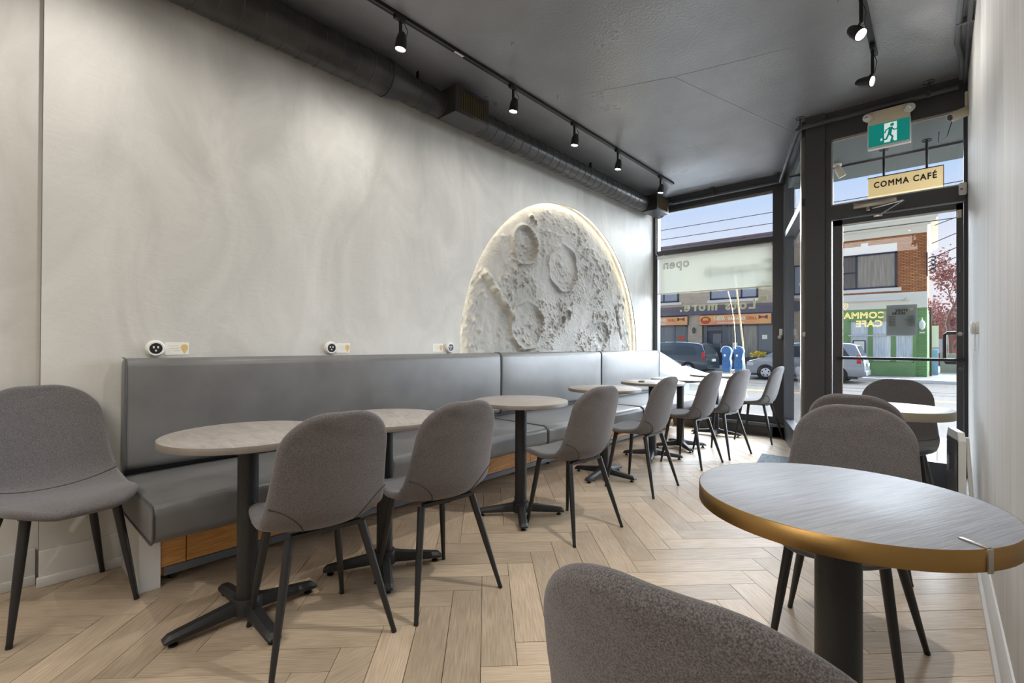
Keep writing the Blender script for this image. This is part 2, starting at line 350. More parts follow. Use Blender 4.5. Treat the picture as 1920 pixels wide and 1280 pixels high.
# ================================================================== SETTING
# ---- left wall with a round opening
def wall_with_opening():
    b = MB(); bm = b.bm; n = 96
    y0, y1, z0, z1 = .18, YW + .12, -.02, ZC + .05
    cir = [(MC[0] + MC[2] * cos(2 * pi * k / n), MC[1] + MC[2] * sin(2 * pi * k / n)) for k in range(n)]
    cir = [(y, max(z, z0 + .001 * 0)) for y, z in cir]
    # radial projection onto the rectangle
    def rim(y, z):
        dy, dz = y - MC[0], z - MC[1]; ts = []
        if dy > 1e-9: ts.append((y1 - MC[0]) / dy)
        if dy < -1e-9: ts.append((y0 - MC[0]) / dy)
        if dz > 1e-9: ts.append((z1 - MC[1]) / dz)
        if dz < -1e-9: ts.append((z0 - MC[1]) / dz)
        t = min(ts); return (MC[0] + dy * t, MC[1] + dz * t)
    base = [(MC[0] + MC[2] * cos(2 * pi * k / n), MC[1] + MC[2] * sin(2 * pi * k / n)) for k in range(n)]
    angs = [2 * pi * k / n for k in range(n)]
    for cy_, cz_ in ((y0, z0), (y1, z0), (y1, z1), (y0, z1)): angs.append(atan2(cz_ - MC[1], cy_ - MC[0]) % (2 * pi))
    angs.sort(); inn, out, bk = [], [], []
    for a in angs:
        o_ = rim(MC[0] + cos(a), MC[1] + sin(a))
        rr_ = min(MC[2], sqrt((o_[0] - MC[0]) ** 2 + (o_[1] - MC[1]) ** 2) - .01)
        iy, iz = MC[0] + rr_ * cos(a), MC[1] + rr_ * sin(a)
        inn.append(bm.verts.new((XL, iy, iz))); bk.append(bm.verts.new((XL - .014, iy, iz))); out.append(bm.verts.new((XL, *o_)))
    k = len(angs)
    for i in range(k):
        j = (i + 1) % k
        bm.faces.new((inn[i], inn[j], out[j], out[i])); bm.faces.new((inn[i], bk[i], bk[j], inn[j]))
    return b
wl = struct(wall_with_opening().build('wall_left', 'plaster', smooth=False))
b = MB(); b.box(XL - .2, XL - .055, YB, .18, -.02, ZC + .05); w2 = b.build('wall_panel', 'plaster', wl, smooth=False)
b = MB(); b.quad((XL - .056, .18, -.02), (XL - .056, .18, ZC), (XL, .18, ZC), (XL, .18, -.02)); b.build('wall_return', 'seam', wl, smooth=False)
b = MB(); b.box(XL - .30, XL - .16, .18, YW + .2, -.02, ZC + .05); b.build('wall_backing', 'plaster', wl, smooth=False)
b = MB()
for yy in (.19, YW + .1): b.box(XL - .17, XL - .001, yy - .005, yy + .005, -.02, ZC)
b.build('wall_edge', 'plaster', wl, smooth=False)
# ---- right wall with rounded end
b = MB(); prof = [(XR + .3, YB), (XR, YB), (XR, YD - .05)] + [(XR + .03 - .03 * cos(radians(a)), YD - .05 + .03 * sin(radians(a))) for a in (15, 30, 45, 60, 75, 90)] + [(XR + .3, YD - .02)]
b.prism(prof, 'z', -.02, ZC + .05); struct(b.build('wall_right', 'plaster_r', ang=50))
b = MB(); b.box(XL - .3, XR + .3, YB - .15, YB, -.02, ZC + .05); struct(b.build('wall_back', 'back', smooth=False))
b = MB(); b.prism([(XL - .3, YB - .15), (XR + .3, YB - .15), (XR + .3, YD + .12), (-.80, YD + .12), (-1.28, YW + .2), (XL - .3, YW + .2)], 'z', ZC, ZC + .15)
ceil = struct(b.build('ceiling', 'ceil', smooth=False))
# plasterboard joints and dents on the ceiling
b = MB()
for (x0, y0, x1, y1) in ((-.95, 2.2, -1.52, 3.55), (-1.52, 3.55, -.72, 3.75), (-1.52, 3.55, -2.2, 3.3), (-1.52, 3.55, -1.0, 5.4)):
    d = Vector((x1 - x0, y1 - y0, 0)); b.obox(((x0 + x1) / 2, (y0 + y1) / 2, ZC - .0008), d, Vector((-d.y, d.x, 0)), (0, 0, 1), d.length, .012, .0016)
b.build('board_joint', 'ceil', ceil, smooth=False)
# ---- baseboards
b = MB(); b.box(XL, XL + .016, .18, .52, 0, .165, .004); b.box(XL, XL + .028, .172, .52, 0, .045, .004)
struct(b.build('baseboard_left', 'white_trim', ang=30))
b = MB(); b.box(XL - .055, XL - .04, YB, .172, 0, .165, .004); b.box(XL - .055, XL - .028, YB, .172, 0, .045, .004)
struct(b.build('baseboard_corner', 'white_trim', ang=30))
b = MB(); b.prism([(XR, 0), (XR - .03, 0), (XR - .03, .03), (XR - .02, .045), (XR - .016, .11), (XR - .006, .13), (XR, .13)], 'y', YB, YD - .06)
struct(b.build('baseboard_right', 'white_trim', ang=30))

# ---- herringbone floor
PW, PL = .13, .65
P0, Q0 = -.0145, 1.675
def clip(poly, a, b_, c):        # keep a*x+b*y<=c
    out = []
    for i in range(len(poly)):
        p, q = poly[i], poly[(i + 1) % len(poly)]
        dp, dq = a * p[0] + b_ * p[1] - c, a * q[0] + b_ * q[1] - c
        if dp <= 0: out.append(p)
        if dp * dq < 0:
            t = dp / (dp - dq); out.append((p[0] + (q[0] - p[0]) * t, p[1] + (q[1] - p[1]) * t))
    return out
fl = MB(); fl.prism([(XL - .06, YB), (XR, YB), (XR, YD + .03), (-.85, YD + .03), (-1.33, YW + .02), (XL - .06, YW + .02)], 'z', -.03, -.004)
floor = struct(fl.build('floor', 'joint', smooth=False))
R2 = sqrt(.5)
def pq2xy(p, q): return ((p - q) * R2, (p + q) * R2)
def poly_area(P): return abs(sum(P[i][0] * P[(i + 1) % len(P)][1] - P[(i + 1) % len(P)][0] * P[i][1] for i in range(len(P)))) / 2
cands = []
full = {}
def inview(x, y):
    d = Vector((x, y, -1.13)); t = d.dot(f2)
    if t < .25: return False
    u, v = d.dot(r3) / t * 889.9, d.dot(u3) / t * 889.9
    return abs(u) < 990 and abs(v) < 690
nx, ny = .475 / 1, 1
for i in range(-40, 80):
    for j in range(-14, 14):
        for kind in (0, 1):
            bx, by = i + 5 * j, i - 5 * j
            if kind == 0: p0, p1, q0, q1 = bx, bx + 1, by, by + 5
            else: p0, p1, q0, q1 = bx + 1, bx + 6, by, by + 1
            p0, p1, q0, q1 = P0 + p0 * PW, P0 + p1 * PW, Q0 + q0 * PW, Q0 + q1 * PW
            g = .0012
            rect = [pq2xy(p0 + g, q0 + g), pq2xy(p1 - g, q0 + g), pq2xy(p1 - g, q1 - g), pq2xy(p0 + g, q1 - g)]
            cx, cy = pq2xy((p0 + p1) / 2, (q0 + q1) / 2)
            if not (XL - .4 < cx < XR + .4 and YB - .4 < cy < YW + .4): continue
            A = rect
            for (a, b_, c) in ((-1, 0, 3.145), (1, 0, XR), (0, -1, -YB), (0, 1, YD)): A = clip(A, a, b_, c) if A else A
            B = rect
            # beyond the door line only the bay: left of the slanted side window
            for (a, b_, c) in ((-1, 0, 3.145), (0, -1, -YD), (0, 1, YW - .03), (1.55, .472, 1.55 * -.893 + .472 * YD)): B = clip(B, a, b_, c) if B else B
            polys = [q for q in (A, B) if len(q) >= 3 and poly_area(q) > 2e-5]
            if not polys: continue
            whole = len(polys) == 1 and abs(poly_area(polys[0]) - poly_area(rect)) < 1e-6
            cands.append((cx, cy, kind, polys, whole))
vis = [c for c in cands if inview(c[0], c[1])]
vis.sort(key=lambda c: c[0] ** 2 + c[1] ** 2)
own = vis[:295]; ownset = set(id(c) for c in own)
def plank_geo(bm, polys, cx, cy, kind, local=True):
    ang = -pi / 4 if kind == 1 else pi / 4      # local y runs along the board
    rot = Matrix.Rotation(-(pi / 4 if kind == 0 else -pi / 4), 3, 'Z')
    for P in polys:
        Q = [(rot @ Vector((x - cx, y - cy, 0))) if local else Vector((x, y, 0)) for x, y in P]
        T = [bm.verts.new((q.x, q.y, 0)) for q in Q]; D = [bm.verts.new((q.x, q.y, -.004)) for q in Q]
        try:
            bm.faces.new(T)
            for i in range(len(T)): bm.faces.new((T[i], D[i], D[(i + 1) % len(T)], T[(i + 1) % len(T)]))
        except ValueError: pass
rest = MB()
for c in cands:
    cx, cy, kind, polys, whole = c
    if id(c) not in ownset: plank_geo(rest.bm, polys, cx, cy, kind, False); continue
    if whole and kind in full: me = full[kind]
    else:
        b = MB(); plank_geo(b.bm, polys, cx, cy, kind); bmesh.ops.recalc_face_normals(b.bm, faces=b.bm.faces)
        me = bpy.data.meshes.new('plank'); b.bm.to_mesh(me); b.bm.free(); me.materials.append(M['plank'])
        if whole: full[kind] = me
    ob = bpy.data.objects.new('plank', me); C.objects.link(ob); ob.parent = floor; ob.location = (cx, cy, random.uniform(-.0006, .0002)); ob.rotation_euler = (0, 0, pi / 4 if kind == 0 else -pi / 4)
rf = rest.build('plank_field', 'plank', floor, smooth=False); rf['kind'] = 'stuff'

# ---- storefront: bay window, side window, door
win1 = sroot('window_1')
b = MB(); b.box(-3.10, -1.365, YW - .05, YW + .05, 3.06, ZC); b.box(-3.10, -3.035, YW - .05, YW + .05, 0, 3.06); b.box(-1.525, -1.36, YW - .06, YW + .06, 0, 3.06); b.box(-3.06, -1.5, YW - .05, YW + .05, .16, .25)
b.build('window_frame', 'frame', win1, smooth=False)
b = MB(); b.box(-3.04, -1.52, YW - .045, YW + .045, 2.42, 2.49); b.build('mullion', 'frame', win1, smooth=False)
b = MB(); b.box(-3.04, -1.52, YW - .05, YW - .035, 3.025, 3.06); b.box(-3.04, -1.52, YW - .055, YW - .04, 2.405, 2.42); b.build('glazing_bead', 'steel', win1, smooth=False)
b = MB(); b.box(-3.04, -1.52, YW + .012, YW + .018, .25, 2.42); b.build('pane', 'glass', win1, smooth=False)
b = MB(); b.box(-3.04, -1.52, YW + .012, YW + .018, 2.49, 3.06); b.build('pane', 'glass', win1, smooth=False)
b = MB(); b.box(-3.10, -1.36, YW - .11, YW - .03, .13, .165, .004); b.build('window_sill', 'frame_lit', win1)
b = MB(); b.box(-3.10, -1.36, YW - .06, YW, 0, .135); b.build('plinth', 'frame', win1, smooth=False)
b = MB(); b.box(-3.10, -1.36, YW - .19, YW - .05, 3.12, ZC); struct(b.build('trim_1', 'frame', smooth=False))
# side window (splayed)
sA, sB = Vector((-1.365, YW - .03, 0)), Vector((-.893, YD + .02, 0)); sd = (sB - sA); sl = sd.length; sd.normalize(); sn = Vector((-sd.y, sd.x, 0))
win2 = sroot('window_2')
def srail(z0, z1, thick=.09, a=0., e=1., off=0.):
    bb = MB(); c = sA + sd * sl * (a + e) / 2; bb.obox(c + Vector((0, 0, (z0 + z1) / 2)) + sn * off, sd, sn, (0, 0, 1), sl * (e - a), thick, z1 - z0); return bb
srail(3.06, ZC).build('head', 'frame', win2, smooth=False)
srail(2.42, 2.49).build('mullion', 'frame_lit', win2, smooth=False)
srail(0, .25).build('plinth', 'frame', win2, smooth=False)
srail(.25, 3.06, .10, 0, .10).build('stile', 'frame_lit', win2, smooth=False)
srail(.25, 3.06, .10, .955, 1.0).build('stile', 'steel', win2, smooth=False)
srail(.25, 2.42, .006, .1, .955).build('pane', 'glass', win2, smooth=False)
srail(2.49, 3.06, .006, .1, .955).build('pane', 'glass', win2, smooth=False)
# door
door = sroot('door_1')
b = MB(); b.box(-.893, -.745, YD - .07, YD + .08, 0, ZC); b.build('door_post', 'frame', door, smooth=False)
b = MB(); b.box(-.745, -.700, YD - .045, YD + .06, 0, ZC); b.box(.150, XR + .06, YD - .02, YD + .06, 0, ZC); b.box(-.70, .16, YD - .045, YD + .06, 2.945, ZC); b.box(-.70, .16, YD - .05, YD + .05, 2.245, 2.365); b.build('door_frame', 'frame', door, smooth=False)
b = MB(); b.box(-.70, .16, YD + .01, YD + .016, 2.365, 2.945); b.build('transom_pane', 'glass', door, smooth=False)
b = MB(); b.box(-.70, .16, YD - .05, YD - .043, 2.93, 2.95); b.box(-.70, -.688, YD - .05, YD - .043, 2.365, 2.945); b.box(-.70, .16, YD - .05, YD - .043, 2.365, 2.375); b.build('glazing_bead', 'steel', door, smooth=False)
b = MB(); b.box(-.692, -.622, YD - .03, YD + .02, .02, 2.235); b.box(.108, .148, YD - .03, YD + .02, .02, 2.235); b.box(-.692, .148, YD - .03, YD + .02, 2.185, 2.235); b.box(-.692, .148, YD - .03, YD + .02, .02, .215)
leaf = b.build('door_leaf', 'frame', door, smooth=False)
b = MB(); b.box(-.622, .108, YD - .006, YD, .215, 2.185); b.build('pane', 'glass', leaf, smooth=False)
b = MB(); b.box(-.622, .108, YD - .036, YD - .03, 2.182, 2.19); b.box(-.622, -.616, YD - .036, YD - .03, .215, 2.185); b.build('glazing_bead', 'steel', leaf, smooth=False)
b = MB(); b.tube([(-.655, YD - .03, 1.025), (-.655, YD - .085, 1.025), (.142, YD - .085, 1.025), (.142, YD - .03, 1.025)], .012); b.build('push_bar', 'dark', leaf)
b = MB(); b.tube([(.13, YD + .02, 1.235), (.13, YD + .07, 1.235), (.055, YD + .085, 1.235), (.042, YD + .085, 1.222), (.042, YD + .085, 1.02), (.05, YD + .085, 1.0), (.13, YD + .07, 1.0), (.13, YD + .02, 1.0)], .014); b.build('pull_handle', 'dark', leaf)
b = MB(); b.lathe([(0, 0), (.016, 0), (.016, .01), (.009, .013), (0, .013)], (.128, YD - .031, 1.225), ax=(0, -1, 0), seg=16); b.build('lock_cylinder', 'steel', leaf)
b = MB(); b.lathe([(0, 0), (.015, 0), (.015, .008), (0, .01)], (.132, YD - .031, .955), ax=(0, -1, 0), seg=16); b.build('thumb_turn', 'frame_lit', leaf)
b = MB(); b.box(.122, .13, YD - .034, YD - .03, 1.70, 1.80); b.build('strike_plate', 'frame_lit', leaf)
b = MB(); b.box(-.70, .16, YD - .06, YD + .08, 0, .018, .004); b.build('threshold', 'steel', door)
cl = MB(); cl.box(-.535, -.245, YD - .105, YD - .05, 2.295, 2.345, .006); closer = cl.build('door_closer', 'steel', door)
b = MB(); b.tube([(-.43, YD - .10, 2.285), (-.40, YD - .15, 2.268), (-.20, YD - .20, 2.288)], .007); b.tube([(-.20, YD - .20, 2.283), (-.37, YD - .04, 2.225)], .006); b.lathe([(.018, -.03), (.018, .03)], (-.435, YD - .085, 2.29), seg=12); b.box(-.40, -.34, YD - .06, YD - .035, 2.21, 2.24, .004); b.build('closer_arm', 'chrome', closer)

# ---- plaster moon
def moon():
    b = MB(); bm = b.bm; nr, na = 190, 520
    # (y, z, radius, rim height, floor height, elongation)
    cr = [(3.72, 2.15, .20, .036, -.034), (4.39, 2.00, .265, .030, -.008), (3.75, 1.33, .25, .034, -.004), (3.83, 2.43, .05, .016, -.025), (3.89, 2.41, .035, .012, -.02), (4.48, 1.47, .06, .016, -.026), (4.38, 1.40, .055, .016, -.026), (4.35, 1.52, .032, .01, -.018), (5.22, 1.26, .17, .014, -.022)]
    rows = []
    def seg(y, z, a, c):
        d = (c[0] - a[0], c[1] - a[1]); L2 = d[0] ** 2 + d[1] ** 2; t = max(0, min(1, ((y - a[0]) * d[0] + (z - a[1]) * d[1]) / L2))
        return sqrt((y - a[0] - d[0] * t) ** 2 + (z - a[1] - d[1] * t) ** 2), t
    for i in range(nr + 1):
        r = MC[2] * 1.035 * i / nr; row = []
        for k in range(na):
            a = 2 * pi * k / na; y, z = MC[0] + r * cos(a), MC[1] + r * sin(a)
            p = Vector((y, z, 0))
            h = .006 * mn.fractal(p * 2.2, 1, 2, 4)
            msk = max(.12, min(1, .62 + 1.5 * mn.noise(p * 2.6 + Vector((1, 4, 0)))))
            g = mn.noise(p * 13) + .8 * mn.noise(p * 29) + .6 * mn.noise(p * 55)
            h += (max(0, g - .05) * .030 + .006 * mn.noise(p * 40)) * msk * min(1, (MC[2] * 1.02 - r) / .2 if r < MC[2] * 1.02 else 0)
            for q, (cy, cz, rad, hh, fl_) in enumerate(cr):
                d = sqrt((y - cy) ** 2 + (z - cz) ** 2)
                if d > rad * 1.5: continue
                d *= 1 + .09 * mn.noise(p * 7 + Vector((q * 5, 0, 0))) + .03 * mn.noise(p * 24)
                w = rad * (.075 if rad > .1 else .28)
                rimv = hh * max(.1, .75 + .9 * mn.noise(p * 6 + Vector((q * 3, 1, 0)))) * math.exp(-((d - rad) / w) ** 2)
                if q == 8: rimv *= max(0, cos(atan2(z - cz, y - cy) - .6))
                h += rimv
                if d < rad: h += fl_ * min(1, (rad - d) / (rad * .25))
            d, t = seg(y, z, (3.14, 1.79), (3.54, 1.38))
            h += (.048 + .035 * mn.noise(p * 18)) * math.exp(-(d / (.034 + .018 * mn.noise(p * 11))) ** 2)
            d, t = seg(y, z, (5.56, 1.62), (5.72, 1.22)); h -= .03 * math.exp(-(d / .02) ** 2)
            edge = max(0, (r - MC[2] * .90) / (MC[2] * .13)); h -= .02 * edge ** 2
            if i == 0 and k > 0: row.append(row[0]); continue
            row.append(bm.verts.new((XL - .066 + h, y, z)))
        rows.append(row)
    for i in range(nr):
        for k in range(na):
            k2 = (k + 1) % na
            if i == 0: bm.faces.new((rows[0][0], rows[1][k], rows[1][k2]))
            else: bm.faces.new((rows[i][k], rows[i + 1][k], rows[i + 1][k2], rows[i][k2]))
    return b
mo = thing('wall_relief', 'round cratered plaster moon set into the grey wall, lit around its rim', 'wall art', (XL, MC[0], MC[1]))
def rel(o, root):           # keep world coordinates of a part built in place
    o.parent = root; o.matrix_parent_inverse = Matrix.Translation(-root.location); return o
rel(moon().build('disc', 'moon', ang=60), mo)
b = MB(); n = 120
for k in range(n):
    a, a2 = 2 * pi * k / n, 2 * pi * (k + 1) / n; rr = MC[2] + .022
    b.quad((XL - .03, MC[0] + rr * cos(a), MC[1] + rr * sin(a)), (XL - .03, MC[0] + rr * cos(a2), MC[1] + rr * sin(a2)), (XL - .05, MC[0] + rr * cos(a2), MC[1] + rr * sin(a2)), (XL - .05, MC[0] + rr * cos(a), MC[1] + rr * sin(a)))
rel(b.build('light_strip', 'led', smooth=False), mo)

# ---- duct
duct = thing('air_duct', 'long black spiral air duct running along the top of the grey wall', 'duct', (-2.94, 3.5, 3.02))
def spiral(y0, y1, r, z):
    b = MB(); n = 40; prof = []; y = y0; st = .115
    bm = b.bm
    ys = []
    while y < y1:
        ys += [(y, r), (min(y + st - .014, y1), r), (min(y + st - .009, y1), r + .0032), (min(y + st - .004, y1), r + .0032)]; y += st
    ys.append((y1, r)); b.lathe([(rr, yy) for yy, rr in ys], (-2.94, 0, z), axis='y', seg=n); return b
rel(spiral(-3.3, 1.9, .125, 3.03).build('wide_duct', 'duct', ang=14), duct)
b = MB(); b.lathe([(.126, 1.9), (.13, 1.9), (.13, 1.92), (.105, 2.04), (.104, 2.08), (.10, 2.08)], (-2.94, 0, 3.03), axis='y', seg=28); rel(b.build('reducer', 'duct', ang=30), duct)
rel(spiral(2.06, 6.38, .10, 3.025).build('narrow_duct', 'duct', ang=14), duct)
b = MB(); b.lathe([(.104, 6.36), (.104, 6.40), (.06, 6.42), (0, 6.42)], (-2.94, 0, 3.025), axis='y', seg=24); rel(b.build('end_cap', 'duct', ang=30), duct)
for y0 in (2.40, 5.90):
    b = MB(); b.box(-2.96, -2.752, y0, y0 + .36, 2.915, 3.125, .003); ob_ = rel(b.build('outlet_box', 'duct', smooth=False), duct)
    b = MB(); b.box(-2.753, -2.744, y0, y0 + .36, 2.915, 2.945); b.box(-2.753, -2.744, y0, y0 + .36, 3.095, 3.125); b.box(-2.753, -2.744, y0, y0 + .035, 2.945, 3.095); b.box(-2.753, -2.744, y0 + .325, y0 + .36, 2.945, 3.095)
    g = rel(b.build('grille_frame', 'duct', smooth=False), duct)
    b = MB(); b.box(-2.752, -2.7505, y0 + .035, y0 + .325, 2.945, 3.095); rel(b.build('grille_back', 'dark', smooth=False), duct)
    for k in range(12):
        yy = y0 + .046 + k * .0245; b = MB(); b.obox((-2.747, yy, 3.02), (1, .8, 0), (-.8, 1, 0), (0, 0, 1), .012, .002, .15); rel(b.build('grille_slat', 'grille', smooth=False), duct)
for yy in (.9, 2.19, 4.6):
    b = MB(); b.box(-2.955, -2.925, yy - .002, yy + .002, 3.12, ZC); rel(b.build('hanger_strap', 'duct', smooth=False), duct)

# ---- tracks and lamps
tr = MB(); tr.box(-2.533, -2.499, -3.0, 5.87, ZC - .022, ZC)
track = tag(tr.build('light_track', 'dark', smooth=False), 'long black lighting track on the dark ceiling beside the duct', 'track')
b = MB(); b.box(-2.509, -2.503, -3.0, 5.87, ZC - .0235, ZC - .02); b.build('conductor', 'frame_lit', track, smooth=False)
b = MB(); b.box(-2.525, -2.505, 2.19, 2.27, ZC - .0245, ZC - .02); b.build('joint_cover', 'white_plastic', track, smooth=False)
tr = MB(); tr.box(-.347, -.313, -2.6, 4.2, ZC - .022, ZC)
track2 = tag(tr.build('light_track', 'dark', smooth=False), 'short black lighting track on the ceiling above the right wall', 'track')
def lamp(x, y, zl, aim, label, grp, k=1., cone=160):
    t = thing('track_spotlight', label, 'spotlight', (x, y, ZC - .022), 0, grp)
    aim = Vector(aim).normalized()
    b = MB(); b.box(-.014, .014, -.045, .03, -.03, 0, .003); b.build('adapter', 'dark', t)
    pz = zl - (ZC - .022); head_c = Vector((0, 0, pz)); back = head_c - aim * .10
    piv = head_c - aim * .055
    b = MB(); b.box(-.009, .009, -.006, .006, piv.z + .03, -.03); b.tube([(0, 0, piv.z + .035), piv], .008); b.build('stem', 'dark', t)
    b = MB(); b.lathe([(0, -.105), (.016, -.105), (.026, -.09), (.034, -.055), (.036, 0), (.032, 0), (.030, -.012)], head_c, ax=aim, seg=20); b.build('lamp_head', 'black_metal', t)
    b = MB(); b.lathe([(0, -.008), (.031, -.008)], head_c, ax=aim, seg=20); b.build('lens', 'lens', t)
    b = MB(); b.tube([(.0, .02, -.02), (.02, .04, pz * .4), (.01, .03, pz * .7), back], .0022, 5); b.build('cable', 'dark', t)
    L = bpy.data.lights.new('lamp_beam', 'SPOT'); L.energy = SPOT_W * k; L.spot_size = radians(cone); L.spot_blend = 1.0; L.shadow_soft_size = .025; L.color = (1, .965, .91)
    lo = bpy.data.objects.new('lamp_beam', L); C.objects.link(lo); lo.parent = t; lo.location = head_c + aim * .012; lo.rotation_euler = (-aim).to_track_quat('Z', 'Y').to_euler()
    return t
G1n = 'spotlights along the left track'; ords = ('nearest', 'second', 'third', 'fourth', 'farthest')
for yy, lb in zip((1.73, 2.79, 3.64, 4.44, 5.47), ('black spotlight nearest the camera on the left track, before the duct grille', 'black spotlight on the left track just past the duct grille box', 'middle black spotlight of the left track, above the moon', 'black spotlight second from the window end of the left track', 'black spotlight at the window end of the left track')):
    lamp(-2.5, yy, 2.97, (-.10, -.06, -.99), lb, G1n, {1.73: .85, 2.79: .42}.get(yy, .32))
lamp(-2.5, .32, 2.97, (-.10, -.05, -.99), 'black spotlight of the left track over the chair at the bench end', G1n, .95)
lamp(-.33, 3.40, 2.94, (.55, -.35, -.72), 'black spotlight tilted steeply down, nearer of two on the right track', 'spotlights on the right track', .28)
lamp(-.33, 4.05, 2.94, (.86, -.28, -.30), 'black spotlight turned sideways towards the right wall, nearest the exit sign', 'spotlights on the right track', .25)
for yy, kk, lb in ((2.1, 4.0, 'added unseen spotlight of the right track above the brass table'), (.4, 1.1, 'added unseen spotlight of the right track above the nearest chair'), (-1.1, .6, 'rearmost added spotlight of the right track, unseen behind the camera')):
    lamp(-.33, yy, 2.94, (-.40, .10, -1), lb, 'spotlights on the right track', kk, 115)  # unseen lamps added to brighten the floor and the foreground

# ================================================================== FURNITURE
# ---- bench
bench = thing('bench', 'long charcoal leatherette banquette against the grey wall, on an oak base', 'bench', (-2.75, 3.4, 0))
def cushion(x0, x1, y0, y1, z0, z1, bev, crown, axis):
    """padded block: bevelled box, cut along its length, faces crowned along `axis`"""
    b = MB(); b.box(x0, x1, y0, y1, z0, z1); bm = b.bm
    bmesh.ops.subdivide_edges(bm, edges=bm.edges[:], cuts=7, use_grid_fill=True)
    cx, cy, cz = (x0 + x1) / 2, (y0 + y1) / 2, (z0 + z1) / 2
    for v in bm.verts:
        p = v.co.copy()
        # rounded-box projection
        q = Vector((max(x0 + bev, min(x1 - bev, p.x)), max(y0 + bev * .5, min(y1 - bev * .5, p.y)), max(z0 + bev, min(z1 - bev, p.z))))
        d = p - q; d2 = Vector((d.x / bev, d.y / (bev * .5), d.z / bev))
        if d2.length > 1: d = Vector((d.x / d2.length, d.y / d2.length, d.z / d2.length)); p = q + d
        fy = 1 - ((p.y - cy) / ((y1 - y0) / 2)) ** 4
        if axis == 'z' and p.z > cz:
            p.z += crown * max(0, fy) * (1 - ((p.x - cx) / ((x1 - x0) / 2)) ** 2) + .004 * mn.noise(p * 3)
        if axis == 'x' and p.x > cx:
            p.x += crown * max(0, fy) * (1 - ((p.z - cz) / ((z1 - z0) / 2)) ** 2) + .003 * mn.noise(p * 3)
        v.co = p
    # extra rows close to the rim for a tight radius
    return b
def roundbox(x0, x1, y0, y1, z0, z1, r, crown, axis):
    b = MB(); bm = b.bm; n = 6
    # superellipse cross-section swept along y, closed at both ends
    def ring(y, ins):
        pts = []
        for (sx, sz, a0) in ((1, 1, 0), (-1, 1, 90), (-1, -1, 180), (1, -1, 270)):
            for k in range(n + 1):
                a = radians(a0 + 90 * k / n); rr = r
                cx_, cz_ = ((x1 - r) if sx > 0 else (x0 + r)), ((z1 - r) if sz > 0 else (z0 + r))
                pts.append((cx_ + rr * cos(a), cz_ + rr * sin(a)))
        # subdivide the straight runs
        out = []
        for i, p in enumerate(pts):
            q = pts[(i + 1) % len(pts)]; out.append(p)
            L = sqrt((q[0] - p[0]) ** 2 + (q[1] - p[1]) ** 2)
            if L > .06:
                m_ = max(2, int(L / .07))
                for k in range(1, m_): out.append((p[0] + (q[0] - p[0]) * k / m_, p[1] + (q[1] - p[1]) * k / m_))
        cx_, cz_ = (x0 + x1) / 2, (z0 + z1) / 2; res = []
        for u, w in out:
            u2_, w2_ = u, w
            fy = max(0, 1 - abs((y - (y0 + y1) / 2) / ((y1 - y0) / 2)) ** 6)
            if axis == 'z' and w > cz_: w2_ += crown * fy * max(0, 1 - ((u - cx_) / ((x1 - x0) / 2)) ** 2)
            if axis == 'x' and u > cx_: u2_ += crown * fy * max(0, 1 - ((w - cz_) / ((z1 - z0) / 2)) ** 2)
            nn = mn.noise(Vector((u * 3, y * 2.2, w * 3))) * .004
            u2_ += nn * (1 if axis == 'x' and u > cx_ else 0); w2_ += nn * (1 if axis == 'z' and w > cz_ else 0)
            u2_ = cx_ + (u2_ - cx_) * (1 - ins / ((x1 - x0) / 2)); w2_ = cz_ + (w2_ - cz_) * (1 - ins / ((z1 - z0) / 2))
            res.append(bm.verts.new((u2_, y, w2_)))
        return res
    ys = [(y0, .016), (y0 + .003, .007), (y0 + .010, .001), (y0 + .02, 0)]
    m_ = max(4, int((y1 - y0) / .12))
    ys += [(y0 + .02 + (y1 - y0 - .04) * k / m_, 0) for k in range(1, m_)] + [(y1 - .02, 0), (y1 - .010, .001), (y1 - .003, .007), (y1, .016)]
    rs = [ring(*q) for q in ys]
    for A, B in zip(rs, rs[1:]):
        for k in range(len(A)): bm.faces.new((A[k], A[(k + 1) % len(A)], B[(k + 1) % len(A)], B[k]))
    bm.faces.new(rs[0]); bm.faces.new(rs[-1][::-1]); return b
for (y0, y1) in ((.46, 3.078), (3.082, 4.758), (4.762, 6.34)):
    sc_ = rel(roundbox(-3.08, -2.36, y0, y1, .305, .462, .045, .022, 'z').build('seat_cushion', 'leather', ang=60), bench)
    for yy in (y0 + .004, y1 - .004):
        b = MB(); loop = arc(-2.405, .417, .047, 90, 0, 6) + arc(-2.405, .35, .047, 0, -90, 6); b.tube([(-3.05, yy, .464)] + [(x, yy, z) for x, z in loop] + [(-3.0, yy, .303)], .0045, 6); rel(b.build('piping', 'piping'), sc_)
for (y0, y1) in ((.47, 3.188), (3.192, 4.938), (4.942, 6.52)):
    bc = rel(roundbox(-3.092, -2.99, y0, y1, .49, 1.052, .046, .014, 'x').build('back_cushion', 'leather', ang=60), bench)
    for yy in (y0 + .004, y1 - .004):
        b = MB(); loop = arc(-3.036, 1.006, .047, 90, 0, 5) + arc(-3.036, .536, .047, 0, -90, 5); b.tube([(-3.07, yy, 1.054)] + [(x, yy, z) for x, z in loop], .0035, 6); rel(b.build('piping', 'piping'), bc)
b = MB(); b.box(-3.08, -2.672, .475, .556, 0, .30, .002); rel(b.build('end_panel', 'white_trim', smooth=False), bench)
b = MB(); b.box(-3.08, -2.70, .556, 6.3, .045, .305); b.box(-3.08, -2.66, .48, 6.3, .295, .308); rel(b.build('base', 'oak', smooth=False), bench)
b = MB(); b.box(-3.096, -3.06, .48, 6.5, .02, 1.0); rel(b.build('back_board', 'dark', smooth=False), bench)
